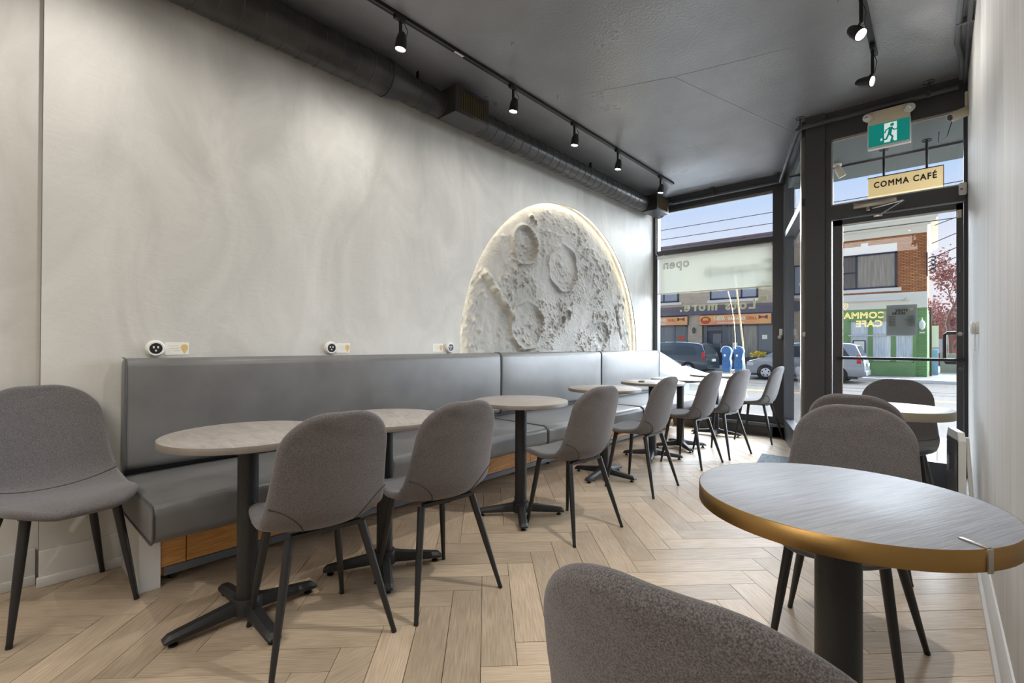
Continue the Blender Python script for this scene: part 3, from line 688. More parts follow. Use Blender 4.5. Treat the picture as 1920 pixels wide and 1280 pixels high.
for y0, y1 in ((.56, .658), (.662, 2.018), (2.022, 3.248), (3.252, 4.748), (4.752, 6.29)):
    b = MB(); b.box(-2.702, -2.688, y0, y1, .085, .295, .0015); rel(b.build('base_panel', 'oak', smooth=False), bench)
b = MB(); b.box(-2.70, -2.684, .57, 6.3, .045, .083); rel(b.build('pull_rail', 'frame_lit', smooth=False), bench)
for yy in (.62, 1.35, 2.4, 3.6, 4.8, 6.1):
    b = MB(); b.lathe([(.018, 0), (.018, .012), (.012, .045)], (-2.76, yy, 0), seg=12); rel(b.build('levelling_foot', 'dark'), bench)

# ---- chair
def chair_proto():
    prof = [(.285, .428), (.262, .446), (.20, .455), (.10, .450), (.0, .443), (-.075, .446), (-.135, .472), (-.170, .53), (-.194, .62), (-.214, .71), (-.234, .80), (-.249, .865), (-.255, .888)]
    P = [Vector((0, y, z)) for y, z in prof]
    pts = []
    for i in range(len(P) - 1):
        p0, p1, p2, p3 = P[max(i - 1, 0)], P[i], P[i + 1], P[min(i + 2, len(P) - 1)]
        for k in range(12):
            t = k / 12; pts.append(.5 * ((2 * p1) + (p2 - p0) * t + (2 * p0 - 5 * p1 + 4 * p2 - p3) * t * t + (3 * p1 - p0 - 3 * p2 + p3) * t ** 3))
    pts.append(P[-1]); cum = [0]
    for a, c in zip(pts, pts[1:]): cum.append(cum[-1] + (c - a).length)
    T = cum[-1]
    def at(s):
        d = s * T
        for i in range(len(cum) - 1):
            if cum[i + 1] >= d - 1e-9: f = (d - cum[i]) / max(cum[i + 1] - cum[i], 1e-9); return pts[i].lerp(pts[i + 1], f)
        return pts[-1]
    def tang(s): return (at(min(1, s + .01)) - at(max(0, s - .01))).normalized()
    def W(s, full=False):
        key = [(0, .178), (.15, .205), (.36, .228), (.46, .232), (.55, .226), (.75, .209), (1, .192)]
        for (a, w), (c, w2_) in zip(key, key[1:]):
            if s <= c: f = (s - a) / (c - a); f = f * f * (3 - 2 * f) if False else f; w_ = w + (w2_ - w) * f; break
        if full: return w_
        r0, r1 = .11, .15; e0, e1 = s * T, (1 - s) * T
        if e0 < r0: w_ += -r0 + sqrt(max(0, r0 ** 2 - (r0 - e0) ** 2))
        if e1 < r1: w_ += -r1 + sqrt(max(0, r1 ** 2 - (r1 - e1) ** 2))
        return w_
    def surf(s, t, off=0.):
        p = at(s); tg = tang(s); nrm = Vector((0, -tg.z, tg.y)).normalized()
        nrm = -nrm if nrm.dot(Vector((0, 1, 1))) < 0 else nrm
        cup = (.012 + .05 * max(0, min(1, (s - .25) / .25)) * (1 - .45 * max(0, (s - .6) / .4))) 
        return Vector((W(s) * t, 0, 0)) + p + nrm * (cup * abs(W(s) * t / W(s, True)) ** 2.2 + off)
    S0 = .445      # seat / back seam
    R_, NS, NT = .0165, 66, 30
    ss = [(1 - cos(pi * i / NS)) / 2 for i in range(NS + 1)]
    js = min(range(NS + 1), key=lambda i: abs(ss[i] - S0)); ss[js] = S0
    tt = [-cos(pi * k / NT) for k in range(NT + 1)]
    line = [(W(q), q * T) for q in ss]
    outl = [(x, y) for x, y in line] + [(-x, y) for x, y in line[::-1]]
    def edge_d(x, y):
        best = 9
        for i in range(len(outl)):
            ax, ay = outl[i]; bx_, by_ = outl[(i + 1) % len(outl)]; dx, dy = bx_ - ax, by_ - ay; L2 = dx * dx + dy * dy
            if L2 < 1e-12: continue
            q = max(0, min(1, ((x - ax) * dx + (y - ay) * dy) / L2)); best = min(best, (x - ax - dx * q) ** 2 + (y - ay - dy * q) ** 2)
        return sqrt(best)
    halves = ([], [])
    sheets = []
    for side in (1, -1):
        G = []
        for s in ss:
            row = []
            for t in tt:
                d = min(edge_d(abs(W(s) * t), s * T), R_); h = R_ * sqrt(max(0, 1 - (1 - d / R_) ** 2))
                z_ = max(0, (at(s).z - .55) / .33); wr = .0035 * z_ * mn.noise(Vector((W(s) * t * 9, 0, at(s).z * 22))) + .0015 * mn.noise(Vector((W(s) * t * 13, s * 13, 0)))
                row.append(surf(s, t, side * h + wr * (h / R_)))
            G.append(row)
        sheets.append(G)
    def half(i0, i1, nm):
        bm = bmesh.new()
        for G, fl_ in zip(sheets, (0, 1)):
            V = [[bm.verts.new(p) for p in G[i]] for i in range(i0, i1 + 1)]
            for a in range(i1 - i0):
                for k in range(NT):
                    q = (V[a][k], V[a][k + 1], V[a + 1][k + 1], V[a + 1][k]); bm.faces.new(q if not fl_ else q[::-1])
        bmesh.ops.remove_doubles(bm, verts=bm.verts, dist=.00005); bmesh.ops.recalc_face_normals(bm, faces=bm.faces)
        me = bpy.data.meshes.new(nm); bm.to_mesh(me); bm.free(); me.shade_smooth(); me.materials.append(M['fabric']); return me
    t = thing('upholstered_chair', 'x', 'chair')
    for idx, nm in ((0, 'seat'), (1, 'backrest')):
        mm = half(0, js, nm) if idx == 0 else half(js, NS, nm)
        ob = bpy.data.objects.new(nm, mm); C.objects.link(ob); ob.parent = t
        if idx == 0:
            sm = MB(); sm.tube([surf(S0, q, .0172) for q in [-.97 + 1.94 * k / 20 for k in range(21)]], .0022, 5); sm.build('seam', 'fab_seam', ob)
        else:
            for sg in (-1, 1):
                sm = MB(); path = [(.60 - .20 * (k / 10) ** 1.6, sg * (.985 - .62 * sin(pi / 2 * k / 10))) for k in range(11)]
                sm.tube([surf(s, q, -.0175) for s, q in path], .0022, 5); sm.build('seam', 'fab_seam', ob)
    for sx in (-1, 1):
        for fr in (1, 0):
            top = (sx * .135, .15 if fr else -.10, .428); ft = (sx * (.19 if fr else .224), .21 if fr else -.21, 0)
            b = MB(); tp, fo = Vector(top), Vector(ft)
            b.tube([tp, tp.lerp(fo, .5), fo], [.017, .0145, .009], 12); lg = b.build('leg', 'black_metal', t)
            b = MB(); b.tube([fo + (tp - fo) * .028, fo + Vector((0, 0, .0005))], [.0102, .0098], 12); b.build('foot_cap', 'dark', lg)
    b = MB(); b.box(-.15, .15, .12, .16, .420, .436); b.box(-.13, .13, -.115, -.09, .424, .44); b.box(-.02, .02, -.1, .14, .414, .428); b.build('under_frame', 'black_metal', t, smooth=False)
    return t
CH = chair_proto()
chairs = [
 ((-2.806, .220), -77.7, 1.05, 'grey fabric chair at the near end of the bench, back against the wall', 'chairs of the wall tables'),
 ((-1.82, .885), 84.2, 1, 'grey fabric chair facing the nearest wall table, seen from behind', 'chairs of the wall tables'),
 ((-1.745, 1.414), 84., 1, 'grey fabric chair facing the second wall table, next to the nearest one', 'chairs of the wall tables'),
 ((-1.693, 2.457), 83.7, 1, 'grey fabric chair in front of the third wall table, standing apart mid-room', 'chairs of the wall tables'),
 ((-1.765, 3.522), 90, 1, 'grey fabric chair facing the fourth wall table, near the bench seam', 'chairs of the wall tables'),
 ((-1.772, 4.566), 85.5, 1, 'grey fabric chair facing the fifth wall table, left of a close pair', 'chairs of the wall tables'),
 ((-1.69, 5.166), 80, 1, 'grey fabric chair of the sixth wall table, right of a close pair', 'chairs of the wall tables'),
 ((-1.605, 6.23), 88, 1, 'grey fabric chair beside the window corner post, seen from the side', 'chairs of the wall tables'),
 ((-.20, .70), 0, 1, 'grey fabric chair closest to the camera, only its backrest in view', 'chairs of the right wall tables'),
 ((-.26, 2.12), 178, 1, 'grey fabric chair tucked under the far side of the brass-edged table', 'chairs of the right wall tables'),
 ((-.31, 3.14), -2, 1, 'grey fabric chair back to back behind the brass table chair', 'chairs of the right wall tables'),
 ((-.22, 4.20), 180, 1, 'grey fabric chair behind the small white table, facing the camera by the door', 'chairs of the right wall tables')]
for i, (p, a, s_, lb, g) in enumerate(chairs):
    c = CH if i == 0 else dup(CH)
    c.location = (p[0], p[1], 0); c.rotation_euler = (0, 0, radians(a)); c.scale = (s_,) * 3; tag(c, lb, 'chair', g)

# ---- tables
def table(x, y, rz, label, grp, r=.31, h=.76, th=.025, top='tabletop', edge='tabledge', stem=.039, special=False):
    t = thing('round_table', label, 'table', (x, y, 0), rz, grp)
    b = MB(); b.lathe([(0, h), (r - .002, h), (r - .0005, h - .0008)], seg=72); b.lathe([(0, h - th), (r - .01, h - th)], seg=72)
    tp = b.build('tabletop', top, t, ang=30)
    b = MB(); b.lathe([(r - .002, h + .0003), (r, h - .001), (r, h - th + .001), (r - .012, h - th)], seg=72); b.build('edge_band', edge, tp, ang=60)
    b = MB(); b.lathe([(stem, .055), (stem, h - th - .012)], seg=28); b.lathe([(.06, h - th - .012), (.13, h - th - .004), (.13, h - th - .0002)], seg=24); b.build('stem', 'black_cast', t, ang=40)
    b = MB(); b.lathe([(0, .092), (stem + .012, .09), (stem + .018, .07), (stem + .018, .028), (0, .028)], seg=24); hub = b.build('hub', 'black_cast', t)
    for k in range(4):
        a = k * pi / 2; d = Vector((cos(a), sin(a), 0)); w = Vector((-sin(a), cos(a), 0)); b = MB(); bm = b.bm; rings = []
        for u, z0, z1, hw, tw in ((.03, .032, .086, .026, .017), (.09, .030, .074, .026, .016), (.24, .024, .052, .027, .014), (.272, .022, .047, .027, .012), (.288, .022, .032, .022, .016)):
            rings.append([bm.verts.new(d * u + w * s1 + Vector((0, 0, z))) for s1, z in ((-hw, z0), (hw, z0), (hw, z0 + (z1 - z0) * .55), (tw, z1), (-tw, z1), (-hw, z0 + (z1 - z0) * .55))])
        for A, B in zip(rings, rings[1:]):
            for q in range(6): bm.faces.new((A[q], A[(q + 1) % 6], B[(q + 1) % 6], B[q]))
        bm.faces.new(rings[0][::-1]); bm.faces.new(rings[-1]); arm = b.build('base_arm', 'black_cast', t, ang=25)
        b = MB(); b.lathe([(0, 0), (.016, 0), (.017, .006), (.007, .012), (.007, .026)], tuple(d * .255), seg=12); b.build('foot_pad', 'dark', arm)
    if special:
        dr = Vector((cos(radians(-13)), sin(radians(-13)), 0)); dw = Vector((-dr.y, dr.x, 0)); up_ = Vector((0, 0, 1))
        b = MB(); b.obox(dr * .298 + up_ * (h + .002), dr, dw, up_, .050, .010, .004, .0015); b.obox(dr * (r + .0015) + up_ * (h - th / 2), dr, dw, up_, .004, .012, th + .003, .001); b.build('edge_clip', 'steel', t)
    return t
gT = 'round tables along the bench'
for x, y, a, lb in ((-2.128, .738, 0, 'nearest round wood-look table in front of the bench, on the left'), (-2.085, 1.365, -30, 'second round wood-look table of the bench row, between two near chairs'),
    (-2.06, 2.39, 45, 'third round wood-look table of the bench row, standing clear of chairs'), (-2.135, 3.575, 2, 'fourth round wood-look table of the bench row, before the moon'),
    (-2.14, 4.51, 20, 'fifth round wood-look table of the bench row, with a small dish'), (-2.12, 5.155, 45, 'sixth round table of the bench row, overlapping the bench end'), (-2.08, 6.16, 12, 'last round table, in the window beyond the bench')):
    table(x, y, radians(a), lb, gT)
table(-.185, 1.425, radians(-24.7), 'large round pale ash table with a brass edge in the right foreground', 'round tables along the right wall', r=.322, h=.76, th=.042, top='ashtop', edge='brass', stem=.050, special=True)
table(-.215, 3.70, radians(120), 'round white-topped table by the door with a champagne edge', 'round tables along the right wall', r=.295, h=.76, th=.05, top='whitetop', edge='champagne', stem=.04)
# little dish on the fifth table
b = MB(); b.lathe([(0, 0), (.028, 0), (.034, .014), (.031, .014), (.026, .005), (0, .004)], (-2.19, 4.37, .7605), seg=20); tag(b.build('dish', 'tabletop'), 'tiny round wooden dish lying on the fifth bench table', 'dish')

# ---- wall sockets and cards
for y, lb in ((.612, 'round white wall socket nearest the camera, above the bench'), (1.59, 'middle round white wall socket above the bench'), (2.655, 'round white wall socket beside the moon')):
    t = thing('wall_socket', lb, 'socket', (XL, y, 1.10), 0, 'sockets above the bench')
    b = MB(); b.lathe([(.044, 0), (.044, .012), (.036, .024), (.030, .024), (.029, .020), (0, .020)], ax=(1, 0, 0), seg=32); b.build('collar', 'white_plastic', t)
    b = MB(); b.lathe([(0, .0205), (.0285, .0205), (.0285, .019)], ax=(1, 0, 0), seg=28); f = b.build('socket_face', 'dark', t)
    b = MB(); b.box(.0205, .0212, -.013, -.006, .001, .013); b.box(.0205, .0212, .006, .013, .001, .013); b.prism([(-.004, -.015), (.004, -.015), (.004, -.008), (0, -.005), (-.004, -.008)], 'x', .0205, .0212); b.build('contact_slot', 'white_plastic', f, smooth=False)
for y0, y1, lb in ((.655, .765, 'small white card with a cone drawing, beside the nearest socket'), (1.635, 1.735, 'small white card with a cone drawing, beside the middle socket'), (2.475, 2.585, 'small white card left of the socket beside the moon')):
    t = thing('wall_card', lb, 'card', (XL, (y0 + y1) / 2, 1.10), 0, 'cards above the bench'); w_ = (y1 - y0) / 2
    b = MB(); b.box(.0005, .002, -w_, w_, -.034, .034); b.build('card', 'paper', t, smooth=False)
    b = MB(); cy = w_ * .62; b.prism([(cy - .016, -.002), (cy, -.030), (cy + .016, -.002)], 'x', .002, .0026); b.prism(arc(cy, .006, .017, 0, 360, 14)[:-1], 'x', .002, .0027); b.build('cone_print', 'gold_print', t, smooth=False)
    b = MB()
    for k, (a, c) in enumerate(((-.75, .1), (-.6, .2), (-.3, .25))): b.tube([(.0022, w_ * (a + (c - a) * q / 8), .014 - .013 * k + .003 * sin(q * 2.1)) for q in range(9)], .0007, 4)
    b.build('script_print', 'steel', t)

# ---- sign by the right wall
t = thing('sandwich_board', 'white framed folding sign with a black panel between small table and wall', 'sign', (.082, 3.78, 0), radians(10))
b = MB(); b.prism([(-.135, .0), (.135, .0), (.135, .60), (.105, .645), (-.105, .645), (-.135, .60)], 'x', -.018, .012); b.build('panel_frame', 'white_plastic', t, smooth=False)
b = MB(); b.prism([(-.118, .03), (.118, .03), (.118, .585), (.105, .60), (-.105, .60), (-.118, .585)], 'x', -.022, -.017); pn = b.build('black_panel', 'dark', t, smooth=False)
b = MB()
for k in range(5): b.tube([(-.0225, -.06 + .12 * q / 14, .42 + .02 * k + .016 * sin(q * 1.7 + k)) for q in range(15)], .0012, 4)
b.build('script_lettering', 'frame_lit', pn)
b = MB(); b.tube([(.02, -.11, .62), (.055, -.11, .02), (.055, .11, .02), (.02, .11, .62)], .010, 8); b.build('rear_leg', 'white_plastic', t)

# ---- entrance mat
b = MB(); b.prism([(-1.30, 5.00), (-1.36, 5.42), (-1.04, 5.42), (-.93, 5.03), (.12, 5.0), (.12, 4.48), (-1.25, 4.62)], 'z', .0005, .008); tag(b.build('entrance_mat', 'mat_rug', smooth=False), 'grey speckled entrance mat on the floor inside the door', 'mat')

# ---- exit sign
t = thing('exit_sign', 'green running-man exit sign with two lamps hanging before the door', 'exit sign', (-.295, 4.92, ZC + .115))
HZ = lambda z: z - ZC - .0
b = MB(); b.box(-.07, .07, -.02, .11, HZ(2.91), HZ(2.945)); b.box(-.135, .135, -.035, .035, HZ(2.835), HZ(2.945), .006); b.build('housing', 'cream_plastic', t)
b = MB(); b.box(-.138, .138, -.022, .022, HZ(2.64), HZ(2.842), .003); fr_ = b.build('sign_frame', 'white_plastic', t)
b = MB(); b.box(-.131, .131, -.0245, -.021, HZ(2.658), HZ(2.838)); pl = b.build('green_face', 'exit_green', t, smooth=False)
b = MB(); b.box(-.028, .052, -.0262, -.024, HZ(2.672), HZ(2.826)); b.build('doorway', 'exit_white', pl, smooth=False)
b = MB(); yz = (-.0285, -.0264); z0 = 2.672
def limb(pts, w):
    for (x0, za), (x1, zb) in zip(pts, pts[1:]):
        d = Vector((x1 - x0, 0, zb - za)); b.obox(((x0 + x1) / 2, -.0274, HZ((za + zb) / 2)), d, (0, 1, 0), Vector((-d.z, 0, d.x)), d.length + w * .6, .002, w)
b.prism([(x, HZ(z)) for x, z in arc(.022, z0 + .133, .013, 0, 360, 18)[:-1]], 'y', *yz)
limb([(.014, z0 + .11), (.006, z0 + .06)], .024); limb([(.018, z0 + .112), (.036, z0 + .088), (.052, z0 + .094)], .009); limb([(.006, z0 + .112), (-.018, z0 + .096), (-.024, z0 + .076)], .009)
limb([(.008, z0 + .06), (.026, z0 + .035), (.016, z0 + .004), (.03, z0 + .003)], .013); limb([(.0, z0 + .062), (-.014, z0 + .026), (-.046, z0 + .022)], .013)
b.build('running_man', 'exit_green', pl, smooth=False)
b = MB(); limb([(-.046, z0 + .022), (-.046, z0 + .034)], .012); b.build('running_foot', 'exit_white', pl, smooth=False)
for sx in (-1, 1):
    b = MB(); b.lathe([(0, .05), (.030, .045), (.034, .02), (.03, -.004), (0, -.01)], (sx * .125, -.03, HZ(2.90)), ax=(sx * .35, -1, -.2), seg=20); lp = b.build('emergency_lamp', 'clear', t)
    b = MB(); b.lathe([(0, .052), (.012, .05), (.013, .044)], (sx * .125, -.03, HZ(2.90)), ax=(sx * .35, -1, -.2), seg=12); b.build('reflector', 'chrome', lp)
# ---- camera, motion sensor, little controls
t = thing('security_camera', 'cream bullet camera poking past the right wall above the door', 'camera', (.165, 4.86, 2.90))
b = MB(); b.lathe([(0, .10), (.028, .10), (.034, .08), (.036, -.02), (.03, -.06), (0, -.07)], (-.02, 0, -.03), ax=(-.75, -.55, -.35), seg=22); b.build('camera_body', 'cream_plastic', t)
b = MB(); b.lathe([(0, .102), (.022, .102), (.022, .098)], (-.02, 0, -.03), ax=(-.75, -.55, -.35), seg=18); b.build('camera_lens', 'dark', t)
b = MB(); b.tube([(.0, .0, -.03), (.0, .05, .04), (.0, .06, .14)], .012, 8); b.build('mount_arm', 'cream_plastic', t)
b = MB(); b.tube([(-.09, .06, .01), (-.085, .07, -.06), (-.11, .1, -.15), (-.16, .12, -.18), (-.155, .1, -.1)], .003, 5); b.build('camera_cable', 'dark', t)
t = thing('motion_sensor', 'white motion sensor on the door frame beside the right wall', 'sensor', (.148, 5.0, 2.33))
b = MB(); b.box(-.028, .02, -.03, 0, -.045, .05, .012); b.build('sensor_body', 'white_plastic', t); b = MB(); b.box(-.02, -.004, -.0315, -.029, -.005, .002); b.build('sensor_window', 'dark', t, smooth=False)
b = MB(); b.box(.112, .137, YD - .045, YD - .03, 2.12, 2.18, .002); tag(b.build('door_contact', 'cream_plastic'), 'small cream alarm contact on the top corner of the door', 'sensor')
t = thing('wall_controller', 'round white control with a hanging strip on the right wall', 'control', (XR, 3.78, 1.235))
b = MB(); b.lathe([(.036, 0), (.036, .011), (.030, .012), (.030, .015), (.036, .016), (.036, .028), (.028, .034), (0, .034)], ax=(-1, 0, 0), seg=28); b.build('control_knob', 'white_plastic', t)
b = MB(); b.box(-.016, -.012, -.012, .012, -.13, -.03); b.build('hanging_strip', 'white_plastic', t, smooth=False)
for nm, p, lb in (('blind_control', (-1.43, YW - .062, 1.245), 'white blind control on the window corner post'), ('blind_control', (-.90, YD + .03, 1.245), 'dark round blind control on the side window post')):
    t = thing(nm, lb, 'control', p, 0, 'blind controls on the window posts')
    b = MB(); b.box(-.018, .018, -.012, 0, .0, .09, .003); b.build('holder', 'white_plastic', t); b = MB(); b.lathe([(0, .035), (.022, .033), (.024, .0)], (0, -.01, -.012), ax=(-.3, -1, 0), seg=18); b.build('chain_wheel', 'steel', t)

# ---- conduits
t = tag(MB().tube([(-2.74, YW - .22, 3.10), (-1.47, YW - .22, 3.10), (-1.40, YW - .25, 3.10), (-.95, YD - .09, 3.10), (-.90, YD - .12, 3.10), (.12, YD - .12, 3.10)], .020, 12).build('conduit', 'frame'), 'black conduit pipe running under the ceiling along the storefront', 'pipe')
for x, y in ((-2.2, YW - .22), (-1.43, YW - .24), (-.93, YD - .10), (-.05, YD - .12)):
    b = MB(); b.box(x - .012, x + .012, y - .022, y + .022, 3.08, 3.125); b.tube([(x, y, 3.11), (x, y, ZC)], .007, 8); b.lathe([(.035, -.006), (.035, 0)], (x, y, ZC), seg=16); b.build('pipe_hanger', 'frame', t)
b = MB(); b.tube([(.135, YD - .14, 3.15), (.13, 4.6, 3.16), (.10, 4.35, 3.17), (.105, 3.9, 3.17), (.12, 3.2, 3.17), (.12, -1, 3.17)], .016, 10)
t = tag(b.build('cable_bundle', 'frame_lit'), 'dark cables bundled along the ceiling edge above the right wall', 'cable')
b = MB(); b.tube([(.155, YD - .10, 3.13), (.152, 4.4, 3.16), (.148, 3.9, 3.155), (.15, 3.2, 3.16), (.15, -1, 3.16)], .012, 10); b.build('cable', 'frame', t)
b = MB(); b.box(.09, .17, 4.08, 4.10, 3.15, 3.19); b.build('cable_tie', 'frame_lit', t, smooth=False)
b = MB(); b.tube([(-3.02, YW - .14, 3.0), (-3.045, YW - .08, 2.7), (-3.05, YW - .07, 2.45), (-3.0, YW - .07, 2.40), (-2.93, YW - .06, 2.42)], .005, 6); tag(b.build('hanging_cable', 'white_plastic'), 'thin pale cable hanging in the left corner of the window', 'cable')

# ---- blinds
t = thing('roller_blind', 'translucent cream roller blind half lowered in the front window', 'blind', (-2.28, YW - .06, 2.39))
b = MB(); b.tube([(-.75, 0, .0), (.75, 0, .0)], .022, 16); b.build('roller', 'white_plastic', t)
b = MB(); b.quad((-.745, .020, 0), (.745, .020, 0), (.745, .020, -.52), (-.745, .020, -.52)); b.build('blind_cloth', 'blind', t, smooth=False)
b = MB(); b.box(-.75, .75, .012, .028, -.53, -.51, .003); b.build('bottom_bar', 'cream', t)
t = thing('roller_blind', 'white roller blind lowered on the slanted side window', 'blind', tuple(sA + sd * sl * .53 + sn * .075 + Vector((0, 0, 2.36))), atan2(sd.y, sd.x))
hw = sl * .40
b = MB(); b.tube([(-hw, 0, 0), (hw, 0, 0)], .028, 16); b.build('roller', 'white_plastic', t)
b = MB(); b.quad((-hw + .03, .022, 0), (hw - .03, .022, 0), (hw - .03, .022, -.50), (-hw + .03, .022, -.50)); b.build('blind_cloth', 'blind', t, smooth=False)
b = MB(); b.box(-hw + .03, hw - .03, .012, .032, -.53, -.50, .004); b.build('bottom_bar', 'white_plastic', t)

# ---- window lettering (seen mirrored from inside), neon, hours panel
t = thing('neon_sign', 'thin unlit line-letter neon reading open in the front window', 'neon sign', (-2.74, YW - .10, 2.27))
text('lettering', 'open', .175, 'neon_off', t, (0, 0, 0), '+y', outline=.0035, spacing=1.1)
t = thing('window_lettering', 'pale vinyl window lettering reading Crunch & Lots more with a speech bubble', 'lettering', (-2.1, YW + .021, 1.66))
text('lettering', 'Lots more.', .175, 'decal_cream', t, (-.135, 0, .0), '+y', ext=.001, bold=.005, spacing=1.28)
text('lettering', 'Crunch', .20, 'decal_cream', t, (.18, 0, .50), '+y', ext=.001, bold=.006, spacing=1.5)
text('lettering', '&', .17, 'decal_cream', t, (.48, 0, .24), '+y', ext=.001, bold=.006)
b = MB(); b.prism([(.395, .105), (.49, .115), (.50, .05), (.45, .04), (.435, .01), (.42, .04), (.39, .04)], 'y', -.001, .001); b.build('speech_bubble', 'decal_cream', t, smooth=False)
t = thing('neon_sign', 'glowing yellow outline neon reading COMMA CAFE on the door glass', 'neon sign', (-.47, YD + .012, 1.36))
text('lettering', 'COMMA', .074, 'neon', t, (0, 0, .03), '+y', outline=.0020, spacing=1.08, sx=1.0)
text('lettering', 'CAFE', .074, 'neon', t, (.033, 0, -.042), '+y', outline=.0020, spacing=1.08, sx=1.0)
b = MB(); b.tube([(-.135 + x, 0, z + .115) for x, z in [(-.018, .02), (0, .026), (.018, .02), (.02, -.004), (.008, -.014), (.0, -.034), (-.006, -.014), (-.018, -.004), (-.018, .02)]], .0022, 6); b.tube([(-.135 + x, 0, z + .115) for x, z in [(-.008, .012), (.008, .012), (.008, .0), (-.008, .0), (-.008, .012)]], .0016, 6); b.build('bubble_emblem', 'neon', t)
b = MB(); b.box(.13, .15, -.006, .004, -.02, .06); b.build('transformer', 'white_plastic', t, smooth=False)
t = thing('opening_hours_panel', 'grey store hours panel on the door glass', 'notice', (-.222, YD + .006, 1.345))
b = MB(); b.box(-.098, .098, -.002, .002, -.128, .125); b.build('panel', 'decal', t, smooth=False)
text('lettering', 'STORE', .026, 'decal_black', t, (.0, -.0034, .078), '+y', ext=.0006, bold=.001); text('lettering', 'HOURS', .026, 'decal_black', t, (-.018, -.0034, .054), '+y', ext=.0006, bold=.001)
for k, d in enumerate(('MONDAY', 'TUESDAY', 'WEDNESDAY', 'THURSDAY', 'FRIDAY', 'SATURDAY', 'SUNDAY')):
    text('lettering', d, .0115, 'decal_black', t, (-.085, -.0034, .028 - .0125 * k), '+y', ext=.0006, align='LEFT') if False else text('lettering', d, .0115, 'decal_black', t, (.086, -.0034, .028 - .0125 * k), '+y', ext=.0006, align='LEFT')
    text('lettering', '8AM-8PM', .0115, 'decal_black', t, (-.085, -.0034, .028 - .0125 * k), '+y', ext=.0006, align='RIGHT')
b = MB(); b.prism([(.052, .095), (.075, .097), (.076, .08), (.068, .077), (.064, .07), (.06, .077), (.052, .078)], 'y', -.0034, -.002); b.build('bubble_emblem', 'gold_print', t, smooth=False)

# ================================================================== STREET
ZR, ZS, ZN = -.5, -.36, -.16
b = MB(); b.prism([(-40, 9.0), (30, 9.0), (30, 27.6), (-40, 27.6)], 'z', ZR - .2, ZR); road = struct(b.build('road', 'asphalt', smooth=False))
for yy in (18.6, 18.9):
    b = MB(); b.box(-40, 30, yy, yy + .10, ZR, ZR + .004); b.build('centre_line', 'yellow', road, smooth=False)
for yy in (20.9, 22.3):
    b = MB(); b.box(-40, 30, yy, yy + .07, ZR, ZR + .005); b.build('rail', 'tyre', road, smooth=False)
b = MB(); b.prism([(-40, 5.13), (30, 5.13), (30, 8.8), (-40, 8.8)], 'z', -.45, ZN - .02); s1 = struct(b.build('sidewalk', 'pave', smooth=False))
for i in range(-8, 5):
    for j in range(2):
        b = MB(); b.box(i * 1.5, i * 1.5 + 1.488, 5.14 + j * 1.83, 5.14 + j * 1.83 + 1.818, ZN - .03, ZN); b.build('paving_slab', 'pave', s1, smooth=False)
b = MB(); b.box(-40, 30, 8.8, 9.0, ZR - .1, ZN + .005, .01); struct(b.build('curb', 'stone'))
b = MB(); b.prism([(-40, 27.75), (30, 27.75), (30, 60), (-40, 60)], 'z', ZR - .2, ZS - .02); s2 = struct(b.build('sidewalk', 'pave', smooth=False))
for i in range(-12, 8):
    b = MB(); b.box(i * 1.5, i * 1.5 + 1.485, 27.77, 30.6, ZS - .03, ZS); b.build('paving_slab', 'pave', s2, smooth=False)
b = MB(); b.box(-40, 30, 27.6, 27.75, ZR - .1, ZS + .005, .01); struct(b.build('curb', 'stone'))
# porch soffit outside the door
b = MB(); b.prism([(-3.2, YW + .06), (-1.36, YW + .06), (-.89, YD + .10), (.5, YD + .10), (.5, 6.25), (-.2, 6.25), (-3.2, 7.7)], 'z', 2.97, 3.1)
b.bm.free(); b = MB(); b.prism([(-.93, YD + .10), (.6, YD + .10), (.6, 6.27), (-1.30, 6.27)], 'z', 2.965, 3.1); sof = struct(b.build('porch_soffit', 'soffit', smooth=False))
b = MB(); b.box(-1.2, .6, 5.82, 5.87, 2.945, 2.966); b.build('soffit_batten', 'frame', sof, smooth=False)
b = MB(); b.box(-12, 12, YW + .10, YW + .3, 3.12, 3.9); b.box(-1.3, 6, 6.2, YW + .1, 3.1, 3.9); struct(b.build('facade_beam', 'soffit', smooth=False))
t = thing('hanging_sign', 'backlit cream sign reading COMMA CAFÉ hanging on two rods outside the door', 'sign', (-.225, 5.60, 2.62))
b = MB(); b.box(-.265, .265, -.025, .025, -.088, .088, .004); b.build('sign_box', 'sign_warm', t)
b = MB(); b.box(-.267, .267, -.027, .027, .084, .092); b.box(.262, .267, -.027, .027, -.088, .088); b.build('sign_edge', 'dark', t, smooth=False)
text('lettering', 'COMMA CAFÉ', .076, 'decal_black', t, (0, -.027, .012), '-y', ext=.001, spacing=1.2, sx=.80, bev=.0022)
for x in (-.148, .154):
    b = MB(); b.tube([(x, 0, .088), (x, 0, .345)], .010, 8); b.lathe([(.035, .338), (.035, .345)], (x, 0, 0), seg=16); b.build('hanging_rod', 'dark', t)
t = thing('porch_spotlight', 'pale spotlight under the porch ceiling behind the transom', 'spotlight', (-.755, 5.75, 2.965))
b = MB(); b.lathe([(.04, 0), (.04, -.02), (.01, -.03)], seg=16); b.build('mount_plate', 'white_plastic', t); b = MB(); b.lathe([(0, .06), (.03, .05), (.035, -.06), (.0, -.06)], (.02, 0, -.08), ax=(-.4, -.2, .9), seg=16); b.build('lamp_body', 'cream_plastic', t)
